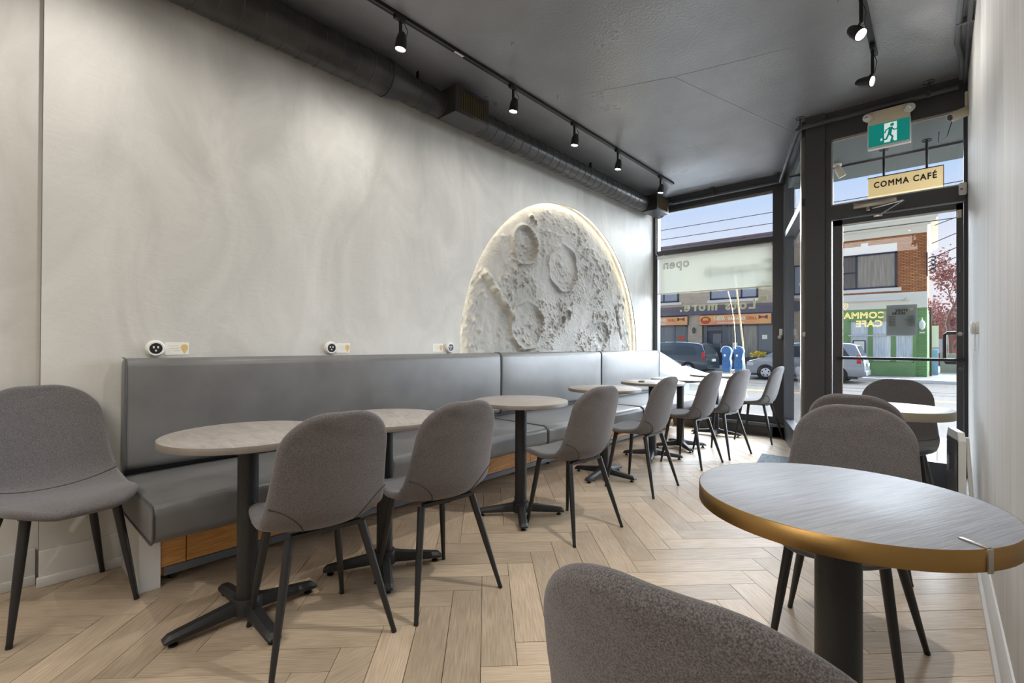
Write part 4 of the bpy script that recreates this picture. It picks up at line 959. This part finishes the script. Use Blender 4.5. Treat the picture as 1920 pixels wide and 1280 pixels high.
# overhead wires
for k, (y, z) in enumerate(((13.0, 4.42), (13.0, 4.15), (13.2, 3.93), (13.4, 3.78))):
    b = MB(); b.tube([(-40, y, z + .25), (-20, y, z), (0, y, z), (20, y, z + .25)], .009, 5); tag(b.build('overhead_wire', 'wire'), ('topmost of the four overhead wires crossing the sky', 'second overhead wire from the top crossing the sky', 'third overhead wire from the top crossing the sky', 'lowest of the four overhead wires, just above the bar parapet')[k], 'wire', 'overhead wires along the street')
# parking meters on one post
t = thing('parking_meter', 'twin-headed blue parking meter on the near sidewalk outside the window', 'parking meter', (-2.60, 8.55, ZN))
b = MB(); b.tube([(0, 0, 0), (0, 0, .86)], .035, 12); b.box(-.13, .13, -.03, .03, .83, .88, .008); b.build('post', 'steel', t)
for sx in (-1, 1):
    dx = sx * .098
    b = MB(); b.prism([(dx - .05, .83), (dx + .05, .83), (dx + .068, .93), (dx + .068, 1.02), (dx + .055, 1.06)] + [(dx + .078 * cos(radians(a)), 1.185 + .085 * sin(radians(a))) for a in range(0, 181, 15)] + [(dx - .055, 1.06), (dx - .068, 1.02), (dx - .068, .93)], 'y', -.05, .05); h = b.build('meter_head', 'meter', t, ang=40)
    b = MB(); b.tube([(dx + .082 * cos(radians(a)), -.05, 1.185 + .09 * sin(radians(a))) for a in range(-10, 191, 20)], .008, 6); b.build('dome_rim', 'meter_rim', h)
    b = MB(); b.box(dx - .055, dx + .055, -.056, -.05, 1.04, 1.16, .003); b.build('meter_plate', 'meter', h)
    b = MB(); b.box(dx - .035, dx - .005, -.060, -.055, 1.10, 1.135); b.build('meter_label', 'white_print', h, smooth=False)
    b = MB(); b.lathe([(0, .006), (.05, .006), (.055, 0)], (dx, -.05, .96), ax=(0, -1, 0), seg=24); b.lathe([(0, .02), (.012, .02), (.014, .005)], (dx, -.05, .96), ax=(0, -1, 0), seg=12); b.build('coin_door', 'meter', h)
# thin solid rod modelled in place of a reflection in the window glass
b = MB(); b.tube([(-2.55, 9.3, ZR + .0), (-2.66, 9.3, 1.2), (-2.80, 9.3, 2.45)], .014, 10); tag(b.build('reflection_streak', 'streak_yellow'), 'slim solid yellow reflection pole standing behind the parking meters', 'streak')

# ---- cars
def car(name, label, L, Wd, H, prof, belt, glass, paint, loc, flip, wheels, van=True, group=None):
    """prof: closed side outline (x from the front, z); nose at x = 0."""
    t = thing(name, label, 'car', loc, 0, group); sg = -1 if flip else 1
    X = lambda x: sg * (x - L / 2)
    def hw(z): return Wd / 2 * (1 if z <= belt else 1 - .20 * (z - belt) / (H - belt))
    ring = []
    for i, p in enumerate(prof):
        q = prof[(i + 1) % len(prof)]; ring.append(p)
        if (p[1] - belt) * (q[1] - belt) < 0:
            f = (belt - p[1]) / (q[1] - p[1]); ring.append((p[0] + (q[0] - p[0]) * f, belt))
    b = MB(); bm = b.bm
    A = [bm.verts.new((X(x), -hw(z), z)) for x, z in ring]; B = [bm.verts.new((X(x), hw(z), z)) for x, z in ring]; n = len(ring)
    for i in range(n): bm.faces.new((A[i], A[(i + 1) % n], B[(i + 1) % n], B[i]))
    lo = [i for i in range(n) if ring[i][1] <= belt + 1e-6]; up = [i for i in range(n) if ring[i][1] >= belt - 1e-6]
    for S_ in (A, B):
        bm.faces.new([S_[i] for i in lo]); bm.faces.new([S_[i] for i in up])
    bmesh.ops.bevel(bm, geom=[e for e in bm.edges if abs(e.verts[0].co.y - e.verts[1].co.y) < .35 and abs(e.verts[0].co.y) > Wd * .3 and not (abs(e.verts[0].co.z - belt) < .001 and abs(e.verts[1].co.z - belt) < .001)], offset=.045, segments=3, profile=.5, affect='EDGES')
    body = b.build('car_body', paint, t, ang=28)
    for poly in glass['side']:
        for s in (-1, 1):
            b = MB(); vs = [b.bm.verts.new((X(x), s * (hw(z) + .006), z)) for x, z in poly]; b.bm.faces.new(vs)
            ob = b.build('side_window', 'carglass', t, smooth=False)
    for nm in ('front', 'rear'):
        (x0, z0), (x1, z1) = glass[nm]; nx = 1 if nm == 'rear' else -1; b = MB(); k0, k1 = hw(z0) - .10, hw(z1) - .10; e = .012 * nx * sg
        b.quad((X(x0) + e, -k0, z0 + .008), (X(x0) + e, k0, z0 + .008), (X(x1) + e, k1, z1 + .008), (X(x1) + e, -k1, z1 + .008)); b.build('windscreen' if nm == 'front' else 'rear_window', 'carglass', t, smooth=False)
    for wx, wr in wheels:
        for s in (-1, 1):
            b = MB(); b.lathe([(wr + .05, -.02), (wr + .05, .004), (0, .004)], (X(wx), s * Wd / 2, wr), ax=(0, s, 0), seg=28); b.build('wheel_arch', 'tyre', t)
            b = MB(); b.lathe([(0, -.16), (wr, -.16), (wr, .005), (wr - .03, .018), (wr * .66, .018), (wr * .64, .008), (0, .008)], (X(wx), s * Wd / 2, wr), ax=(0, s, 0), seg=28); w = b.build('wheel', 'tyre', t)
            b = MB(); b.lathe([(wr * .64, .009), (wr * .60, .02), (wr * .18, .026), (0, .026)], (X(wx), s * Wd / 2, wr), ax=(0, s, 0), seg=20)
            w2 = b.build('wheel_rim', 'rim', w)
            b = MB()
            for q in range(5):
                a = q * 2 * pi / 5 + .3; b.lathe([(0, .0275), (wr * .11, .027)], (X(wx) + cos(a) * wr * .42, s * Wd / 2, wr + sin(a) * wr * .42), ax=(0, s, 0), seg=10)
            b.build('rim_hole', 'tyre', w, smooth=False)
    for s in (-1, 1):
        b = MB(); xr = glass['tail'][0]; b.box(min(X(xr - .13), X(xr + .03)), max(X(xr - .13), X(xr + .03)), s * Wd / 2 - .10 if s > 0 else -Wd / 2 - .012, Wd / 2 + .012 if s > 0 else -Wd / 2 + .10, glass['tail'][1], glass['tail'][2], .02); b.build('tail_lamp', 'taillight', t)
        b = MB(); b.box(min(X(.06), X(.36)), max(X(.06), X(.36)), s * Wd / 2 - .30 if s > 0 else -Wd / 2 - .006, Wd / 2 + .006 if s > 0 else -Wd / 2 + .30, glass['head'][0], glass['head'][1], .03); b.build('head_lamp', 'clear', t)
        mx = glass['mirror']; b = MB(); b.box(min(X(mx), X(mx + .2)), max(X(mx), X(mx + .2)), s * (Wd / 2 + .02) if s > 0 else -Wd / 2 - .2, Wd / 2 + .2 if s > 0 else -(Wd / 2 + .02), belt, belt + .16, .03); b.build('wing_mirror', paint, t)
    b = MB(); b.box(min(X(L - .12), X(L + .04)), max(X(L - .12), X(L + .04)), -Wd / 2 + .04, Wd / 2 - .04, .33, .55, .03); b.build('rear_bumper', paint, t)
    b = MB(); b.box(min(X(L + .0), X(L + .05)), max(X(L + .0), X(L + .05)), -.26, .26, .62 + .12, .74 + .14); b.build('number_plate', 'white_print', t, smooth=False)
    b = MB(); b.box(min(X(.0), X(.06)), max(X(.0), X(.06)), -.5, .5, .42, .62, .02); b.build('front_grille', 'dark', t)
    b = MB(); b.box(-L / 2 + .25, L / 2 - .25, -Wd / 2 - .004, Wd / 2 + .004, .20, .27); b.build('sill_trim', 'dark', t, smooth=False)
    return t
van_p = [(.10, .28), (.03, .40), (.0, .55), (.03, .72), (.14, .88), (.95, 1.06), (1.05, 1.10), (1.85, 1.66), (2.15, 1.76), (3.2, 1.80), (4.55, 1.75), (4.78, 1.66), (4.98, 1.16), (5.06, .98), (5.08, .60), (5.05, .34), (4.9, .28)]
van_g = dict(side=[[(1.28, 1.13), (1.90, 1.56), (2.05, 1.58), (2.05, 1.11)], [(2.13, 1.11), (2.13, 1.60), (3.15, 1.63), (3.15, 1.10)], [(3.23, 1.10), (3.23, 1.63), (4.3, 1.58), (4.52, 1.20), (4.45, 1.10)]], front=((1.07, 1.11), (1.84, 1.65)), rear=((4.97, 1.18), (4.80, 1.62)), tail=(4.93, .88, 1.24), head=(.62, .82), mirror=1.35)
car('minivan', 'dark slate minivan parked across the street, rear end to the right', 5.08, 1.95, 1.80, van_p, 1.08, van_g, 'van_dark', (-9.2 - 2.54, 26.87, ZR), False, ((.95, .34), (4.05, .34)))
sil_p = [(.10, .28), (.03, .40), (.0, .55), (.03, .72), (.16, .90), (.80, 1.06), (.90, 1.10), (1.75, 1.66), (2.05, 1.76), (3.1, 1.80), (4.2, 1.74), (4.42, 1.66), (4.62, 1.16), (4.70, .98), (4.74, .60), (4.70, .34), (4.55, .28)]
sil_g = dict(side=[[(1.13, 1.13), (1.78, 1.56), (1.95, 1.58), (1.95, 1.11)], [(2.03, 1.11), (2.03, 1.60), (3.0, 1.62), (3.0, 1.10)], [(3.08, 1.10), (3.08, 1.62), (3.95, 1.57), (4.2, 1.18), (4.12, 1.10)]], front=((.92, 1.11), (1.74, 1.65)), rear=((4.61, 1.18), (4.44, 1.62)), tail=(4.58, .86, 1.22), head=(.64, .84), mirror=1.2)
car('minivan', 'silver minivan parked across the street before the green shop', 4.74, 1.9, 1.80, sil_p, 1.08, sil_g, 'car_silver', (-4.67, 26.0, ZR), False, ((.9, .34), (3.75, .34)))
wh_p = [(.08, .26), (.02, .40), (.0, .62), (.06, .80), (.30, .93), (1.15, 1.10), (1.25, 1.14), (1.95, 1.62), (2.3, 1.68), (3.6, 1.66), (4.25, 1.52), (4.5, 1.12), (4.56, .60), (4.52, .32), (4.4, .26)]
wh_g = dict(side=[[(1.45, 1.15), (2.0, 1.54), (2.5, 1.58), (2.5, 1.13)], [(2.58, 1.13), (2.58, 1.58), (3.5, 1.55), (4.0, 1.15)]], front=((1.27, 1.15), (1.93, 1.61)), rear=((4.48, 1.14), (4.27, 1.50)), tail=(4.45, .86, 1.1), head=(.72, .88), mirror=1.5)
car('car', 'white car parked at the near curb, its bonnet rising behind the bench end', 4.56, 1.8, 1.68, wh_p, 1.12, wh_g, 'car_white', (-3.30 - 2.28, 10.2, ZR - .0), True, ((.85, .33), (3.7, .33)))

# ---- buildings across the street
YF = 30.4
def bx(name, m, parent, *a, bev=0.):
    b = MB(); b.box(*a, bev); return b.build(name, m, parent, smooth=False)
def window(parent, x0, x1, z0, z1, glass='winglass', frame='frame', mull=(), rails=(), cur=None, t=.06, d=.08):
    b = MB(); b.box(x0, x0 + t, YF - d, YF + .02, z0, z1); b.box(x1 - t, x1, YF - d, YF + .02, z0, z1); b.box(x0, x1, YF - d, YF + .02, z0, z0 + t); b.box(x0, x1, YF - d, YF + .02, z1 - t, z1)
    for mx in mull: b.box(mx - t / 2, mx + t / 2, YF - d, YF + .02, z0, z1)
    for zz in rails: b.box(x0, x1, YF - d, YF + .02, zz - t / 3, zz + t / 3)
    w = b.build('window', frame, parent, smooth=False)
    xs = [x0] + list(mull) + [x1]
    for a, c in zip(xs, xs[1:]):
        b = MB(); b.box(a + t / 2, c - t / 2, YF - .060, YF - .054, z0 + t / 2, z1 - t / 2); b.build('pane', 'glass' if cur else glass, w, smooth=False)
        if cur:
            b = MB(); n = 24; pts = [(a + (c - a) * k / n, YF - .028 + .014 * sin(k * 1.9)) for k in range(n + 1)]
            for p, q in zip(pts, pts[1:]): b.quad((p[0], p[1], z0), (q[0], q[1], z0), (q[0], q[1], z1), (p[0], p[1], z1))
            b.build('curtain', cur, w)
    return w
# corner building
t = thing('corner_building', 'two-storey orange brick corner building with a green shop front', 'building', (-2.8, YF, ZS))
def P(o): return rel(o, t)
class Holder: pass
cb = t
def part(fn):
    o = fn(None); return rel(o, cb)
P(bx('upper_wall', 'brick_or', None, -5.2, -.38, YF, YF + 9, 3.78, 6.66))
P(bx('lower_wall', 'brick_gr', None, -.84, -.38, YF, YF + 9, ZS, 3.0))
P(bx('rear_wall', 'brick_dk', None, -5.2, -.84, YF + .4, YF + 9, ZS, 3.8))
P(bx('parapet', 'brick_dk', None, -5.2, -.40, YF + .02, YF + 9, 7.3, 7.85))
P(bx('frieze', 'cream', None, -5.2, -.36, YF - .05, YF + 9, 6.64, 6.98))
P(bx('cornice', 'cream', None, -5.2, -.05, YF - .40, YF + 9.2, 7.12, 7.24)); P(bx('cornice', 'cream', None, -5.2, .02, YF - .46, YF + 9.2, 7.24, 7.36)); P(bx('soffit_board', 'stone', None, -5.2, -.25, YF - .20, YF + 9, 6.98, 7.12))
P(bx('lintel', 'stone', None, -5.0, -1.5, YF - .04, YF + .1, 5.86, 6.28)); P(bx('keystone', 'stone', None, -2.95, -2.66, YF - .09, YF + .1, 5.90, 6.42))
P(bx('sill', 'stone', None, -5.0, -1.34, YF - .08, YF + .1, 3.88, 4.05))
bmw = window(None, -5.0, -1.5, 4.05, 5.86, 'winglass', 'navy', (-3.15, -4.5), (), 'curtain_b', .09); rel(bmw, t)
P(bx('sash_rail', 'navy', None, -4.5, -3.15, YF - .085, YF, 4.9, 4.97))
P(bx('shop_cornice', 'cream', None, -5.2, -.36, YF - .10, YF + .3, 3.0, 3.35)); P(bx('shop_cornice', 'cream', None, -5.2, -.36, YF - .06, YF + .3, 3.35, 3.78)); P(bx('awning_rail', 'stone', None, -5.2, -1.15, YF - .32, YF, 3.42, 3.54)); P(bx('rail_end', 'stone', None, -1.2, -1.05, YF - .32, YF, 3.36, 3.46))
P(bx('fascia', 'green', None, -5.2, -.84, YF - .05, YF + .3, 2.42, 3.0)); P(bx('bulkhead', 'green', None, -5.2, -.80, YF - .04, YF + .3, ZS, .34))
for x0, x1 in ((-5.1, -4.0), (-3.45, -2.62), (-2.52, -1.70), (-1.60, -.86)):
    w = window(None, x0, x1, .34, 2.42, 'winglass', 'green', (), (1.66,), 'curtain', .05); rel(w, t)
for x in (-3.72, -2.57, -1.65, -.83): P(bx('pilaster', 'green', None, x - (.28 if x == -3.72 else .05), x + (.28 if x == -3.72 else .05), YF - .06, YF + .2, .3, 2.44))
P(bx('transom_bar', 'white_trim', None, -3.5, -.86, YF - .10, YF - .062, 1.63, 1.70))
for x in (-1.0, -.55):
    pass
b = MB(); b.box(-.66, -.46, YF - .10, YF, 1.75, 1.82); b.lathe([(0, -.2), (.04, -.18), (.06, -.14), (.10, -.10), (.125, .12), (.09, .22), (.03, .28), (.015, .40), (0, .42)], (-.56, YF - .2, 2.1), seg=12); o = tag(b.build('wall_lantern', 'white_plastic'), 'white carriage lantern on the green brick pier across the street', 'lantern')
b = MB(); b.box(-3.30, -2.76, YF - .10, YF - .07, .75, 1.42); o = tag(b.build('menu_board', 'navy', smooth=False), 'white menu sheet in a dark frame on the green shop window', 'notice'); b = MB(); b.box(-3.25, -2.81, YF - .105, YF - .10, .80, 1.37); b.build('menu_sheet', 'white_print', o, smooth=False)
# scroll bracket with wires at the corner
t = thing('scroll_bracket', 'dark scrolled iron wire bracket on the corner of the brick building', 'bracket', (-.34, YF - .05, 5.0))
b = MB()
for k in range(4): b.tube([(0, 0, .35 - .2 * k)] + [(.18 + .10 * cos(radians(a)), 0, .35 - .2 * k + .08 * sin(radians(a))) for a in range(140, -140, -25)], .025, 6)
b.tube([(-.04, 0, .65), (-.04, 0, -.5)], .03, 6); b.build('scrollwork', 'wire', t)
for k, (z0, z1) in enumerate(((6.05, 7.0), (5.35, 6.6), (4.95, 6.0), (6.9, 7.2))):
    b = MB(); b.tube([(-.2 if k < 3 else -.1, YF - .1, z0), (1.4, YF - 2.2, z0 + (z1 - z0) * .35), (4, YF - 6, z1 + .5)], .018, 5); tag(b.build('service_wire', 'wire'), ('thin wire slanting up from the top of the scrolled iron bracket', 'thin wire slanting up from the middle of the scrolled iron bracket', 'lowest thin wire leaving the scrolled iron bracket', 'thin wire leaving the cornice of the brick corner building')[k], 'wire', 'service wires at the brick corner')

# bar building
t = thing('bar_building', 'tan brick two-storey bar with orange signs seen through the front window', 'building', (-12.5, YF, ZS)); cb = t
P(bx('upper_wall', 'brick_tan', None, -20, -5.22, YF, YF + 9, 3.6, 7.1)); P(bx('rear_wall', 'purple', None, -20, -5.22, YF + .5, YF + 9, ZS, 3.6))
P(bx('parapet_cap', 'maroon', None, -20, -5.22, YF - .08, YF + 9, 7.30, 7.70)); P(bx('parapet_brick', 'brick_dk', None, -20, -5.22, YF - .02, YF + 9, 7.05, 7.30))
P(bx('belt_course', 'maroon', None, -20, -5.22, YF - .06, YF + .5, 3.42, 3.62)); P(bx('belt_course', 'purple', None, -20, -5.22, YF - .22, YF + .5, 3.05, 3.42))
for x0, x1, mx in ((-10.6, -7.85, -8.75), (-15.4, -12.6, -13.6), (-6.6, -5.4, -6.0)):
    rel(window(None, x0, x1, 3.95, 5.6, 'winglass', 'navy', (mx,), (), None, .09), t); P(bx('sill', 'stone', None, x0 - .15, x1 + .2, YF - .12, YF + .05, 3.76, 3.92))
for x0, x1 in ((-12.0, -11.1), (-20, -19), (-6.95, -5.22)): P(bx('pier', 'brick_tan', None, x0, x1, YF - .05, YF + .5, ZS, 3.05))
P(bx('stall_riser', 'purple', None, -9.75, -6.95, YF - .03, YF + .4, ZS, .35)); P(bx('stall_riser', 'purple', None, -19, -12.0, YF - .03, YF + .4, ZS, .35))
rel(window(None, -9.6, -6.95, .35, 2.36, 'shopglass', 'frame_lit', (-9.35, -8.68, -7.85), (), None, .09), t)
P(bx('brown_curtain', 'curtain_b', None, -8.62, -7.90, YF - .075, YF - .062, .4, 2.3)); P(bx('window_poster', 'white_print', None, -9.25, -8.98, YF - .075, YF - .062, .9, 1.3)); P(bx('window_poster', 'white_print', None, -7.62, -7.35, YF - .075, YF - .062, 1.5, 1.75))
rel(window(None, -19, -12.0, .35, 2.40, 'shopglass', 'frame_lit', (-16, -14.6, -13.6, -12.85), (), None, .09), t)
for x0, x1 in ((-13.5, -12.9), (-12.8, -12.05)): P(bx('half_curtain', 'curtain', None, x0, x1, YF - .075, YF - .062, .4, 1.35))
P(bx('window_poster', 'sign_red', None, -12.62, -12.2, YF - .09, YF - .076, 1.45, 1.72))
d = rel(bx('entrance_door', 'navy', None, -10.75, -9.9, YF + .05, YF + .12, -.05, 2.05), t); P(bx('door_transom', 'frame_lit', None, -10.78, -9.87, YF + .04, YF + .12, 2.05, 2.30)); P(bx('door_frame', 'frame_lit', None, -11.0, -10.78, YF - .02, YF + .3, -.1, 2.4)); P(bx('door_frame', 'frame_lit', None, -9.87, -9.6, YF - .02, YF + .3, -.1, 2.4)); P(bx('door_step', 'stone', None, -11.05, -9.6, YF - .25, YF + .3, ZS, -.1))
P(bx('door_poster', 'shopglass', None, -10.45, -9.95, YF + .04, YF + .05, 1.0, 1.85)); P(bx('door_pull', 'steel', None, -9.97, -9.93, YF - .0, YF + .05, .9, 1.25))
def bar_sign(x0, x1, z0, z1, label):
    t = thing('shop_sign', label, 'sign', ((x0 + x1) / 2, YF - .2, (z0 + z1) / 2), 0, 'orange signs of the bar'); w = (x1 - x0) / 2; h = (z1 - z0) / 2
    b = MB(); b.box(-w, w, -.06, .06, -h, h); b.build('sign_board', 'sign_or', t, smooth=False)
    b = MB(); b.box(-w - .03, w + .03, -.05, .07, -h - .04, -h); b.box(-w - .03, w + .03, -.05, .07, h, h + .04); b.box(w, w + .04, -.05, .07, -h, h); b.build('sign_frame', 'frame', t, smooth=False)
    b = MB(); b.prism([(-w + .36 + x, z) for x, z in arc(0, 0, .32, 0, 360, 24, h * .82)[:-1]], 'y', -.075, -.06); e = b.build('red_oval', 'sign_red', t, smooth=False)
    text('lettering', '876', .2, 'yellow_print', e, (-w + .36, -.078, .04), '-y', ext=.004, bold=.006)
    text('lettering', '1-876', .36, 'white_print', t, (-w + 1.16, -.07, .07), '-y', ext=.004, bold=.010, sx=.82)
    text('lettering', 'BAR AND', .25, 'white_print', t, (-w + 2.18, -.07, .05), '-y', ext=.004, bold=.010, sx=.9); text('lettering', 'GRILL', .25, 'sign_red', t, (-w + 3.02, -.07, .05), '-y', ext=.004, bold=.004, sx=.9)
    text('lettering', 'Jamaican & Canadian Cuisine', .13, 'white_print', t, (-w + 1.85, -.07, -.18), '-y', ext=.004, bold=.003)
    b = MB(); b.prism([(w - .66, .22), (w - .42, .10), (w - .18, .22), (w - .18, -.02), (w - .42, .07), (w - .66, -.02)], 'y', -.075, -.06); fl_ = b.build('flag_emblem', 'frame', t, smooth=False)
    b = MB(); b.prism([(w - .52, .16), (w - .32, .16), (w - .32, .04), (w - .52, .04)], 'y', -.08, -.07); b.build('flag_centre', 'sign_red', fl_, smooth=False)
bar_sign(-11.15, -7.10, 2.40, 2.98, 'orange bar and grill sign over the dark entrance across the street')
bar_sign(-16.0, -11.95, 2.44, 2.96, 'second orange bar and grill sign, cut off at the left window edge')
b = MB(); b.lathe([(0, -.2), (.08, -.15), (.12, .1), (.05, .2), (0, .24)], (-11.55, YF - .2, 2.05), seg=10); b.box(-11.6, -11.5, YF - .2, YF, 2.02, 2.08); tag(b.build('wall_lantern', 'frame_lit'), 'small grey lantern on the tan brick pier between the bar signs', 'lantern')
t = thing('flower_planter', 'yellow flowers in a planter before the bar window', 'planter', (-7.7, YF - .60, ZS))
b = MB(); b.lathe([(0, 0), (.22, 0), (.28, .5), (.26, .5), (0, .46)], seg=16); b.build('planter_pot', 'frame_lit', t)
b = MB()
for k in range(140):
    a = random.uniform(0, 6.28); r = .42 * sqrt(random.random()); z = .95 + .25 * random.random() - r * .3; c = Vector((r * cos(a), r * sin(a), z)); n_ = Vector((random.uniform(-1, 1), random.uniform(-1, 1), 1)).normalized(); u = n_.orthogonal() * .05; w = n_.cross(u.normalized()) * .05; b.quad(c - u - w, c + u - w, c + u + w, c - u + w)
b.tube([(0, 0, .45), (0, 0, .95)], .05, 6)
fl_ = b.build('blossoms', 'yellow_print', t, smooth=False); fl_['kind'] = 'stuff'

# ---- beyond the corner
t = thing('house', 'low red brick house beyond the corner, behind the bare tree', 'house', (3.2, 51, ZS)); cb = t
P(bx('wall', 'redbrick', None, -1, 9, 50, 56, ZS, 3.2)); b = MB(); b.prism([(-1.4, 3.1), (9.4, 3.1), (4, 5.2)], 'y', 49.6, 56.4); P(b.build('roof', 'maroon', None, smooth=False)); P(bx('door', 'sign_red', None, .9, 1.5, 49.93, 50, ZS, 1.6)); P(bx('window', 'winglass', None, -.4, .5, 49.93, 50, .6, 1.7))
b = MB(); b.box(.1, 12, 36, 36.3, ZS, .72); tag(b.build('concrete_wall', 'grey_conc', smooth=False), 'low grey concrete wall beyond the green corner building', 'wall')
b = MB(); b.box(-.22, .02, 33.0, 33.2, ZS, .95, .02); tag(b.build('utility_cabinet', 'meter_rim'), 'narrow blue-grey utility cabinet beside the green corner', 'cabinet')
t = thing('street_post', 'dark post with a pale notice beside the green corner', 'post', (-.26, 31.5, ZS)); b = MB(); b.tube([(0, 0, 0), (0, 0, 3.4)], .05, 8); b.build('post', 'bark', t); b = MB(); b.box(.02, .30, -.02, 0, 1.45, 2.5); b.build('notice', 'white_print', t, smooth=False)
random.seed(11)
def tree(x, y, h, label):
    t = thing('bare_tree', label, 'tree', (x, y, ZS)); tr_ = MB(); tw = MB(); lf = MB(); cnt = [0]
    def grow(p, d, L, r, lev):
        n = 3; pts = [p]
        for k in range(n):
            d = (d + Vector((random.uniform(-.22, .22), random.uniform(-.22, .22), random.uniform(-.05, .14)))).normalized(); pts.append(pts[-1] + d * L / n)
        (tr_ if lev < 2 else tw).tube(pts, [r * (1 - .45 * k / n) for k in range(n + 1)], 6 if lev < 2 else 3, cap=False)
        if lev >= 3:
            for q in range(12):
                c = pts[random.randint(1, n)] + Vector((random.uniform(-.3, .3), random.uniform(-.3, .3), random.uniform(-.3, .3))); s_ = random.uniform(.035, .085); n_ = Vector((random.uniform(-1, 1), random.uniform(-1, 1), random.uniform(-1, 1))).normalized(); u = n_.orthogonal() * s_; w = n_.cross(u.normalized()) * s_; lf.quad(c - u, c - w, c + u, c + w)
        if lev < 5:
            for k in range(3 if lev < 4 else 2):
                a = random.uniform(0, 6.28); dv = (d + Vector((cos(a), sin(a), random.uniform(-.1, .5))) * random.uniform(.5, .9)).normalized(); grow(pts[random.randint(1, n)] if k else pts[-1], dv, L * random.uniform(.62, .8), r * .55, lev + 1)
    grow(Vector((0, 0, 0)), Vector((0, 0, 1)), h * .34, h * .022, 0)
    tr_.build('trunk', 'bark', t); o = tw.build('twigs', 'twig', t, smooth=False); o['kind'] = 'stuff'; o = lf.build('leaves', 'redleaf', t, smooth=False); o['kind'] = 'stuff'
tree(.7, 43.5, 9.0, 'tall bare russet tree beyond the green corner building')
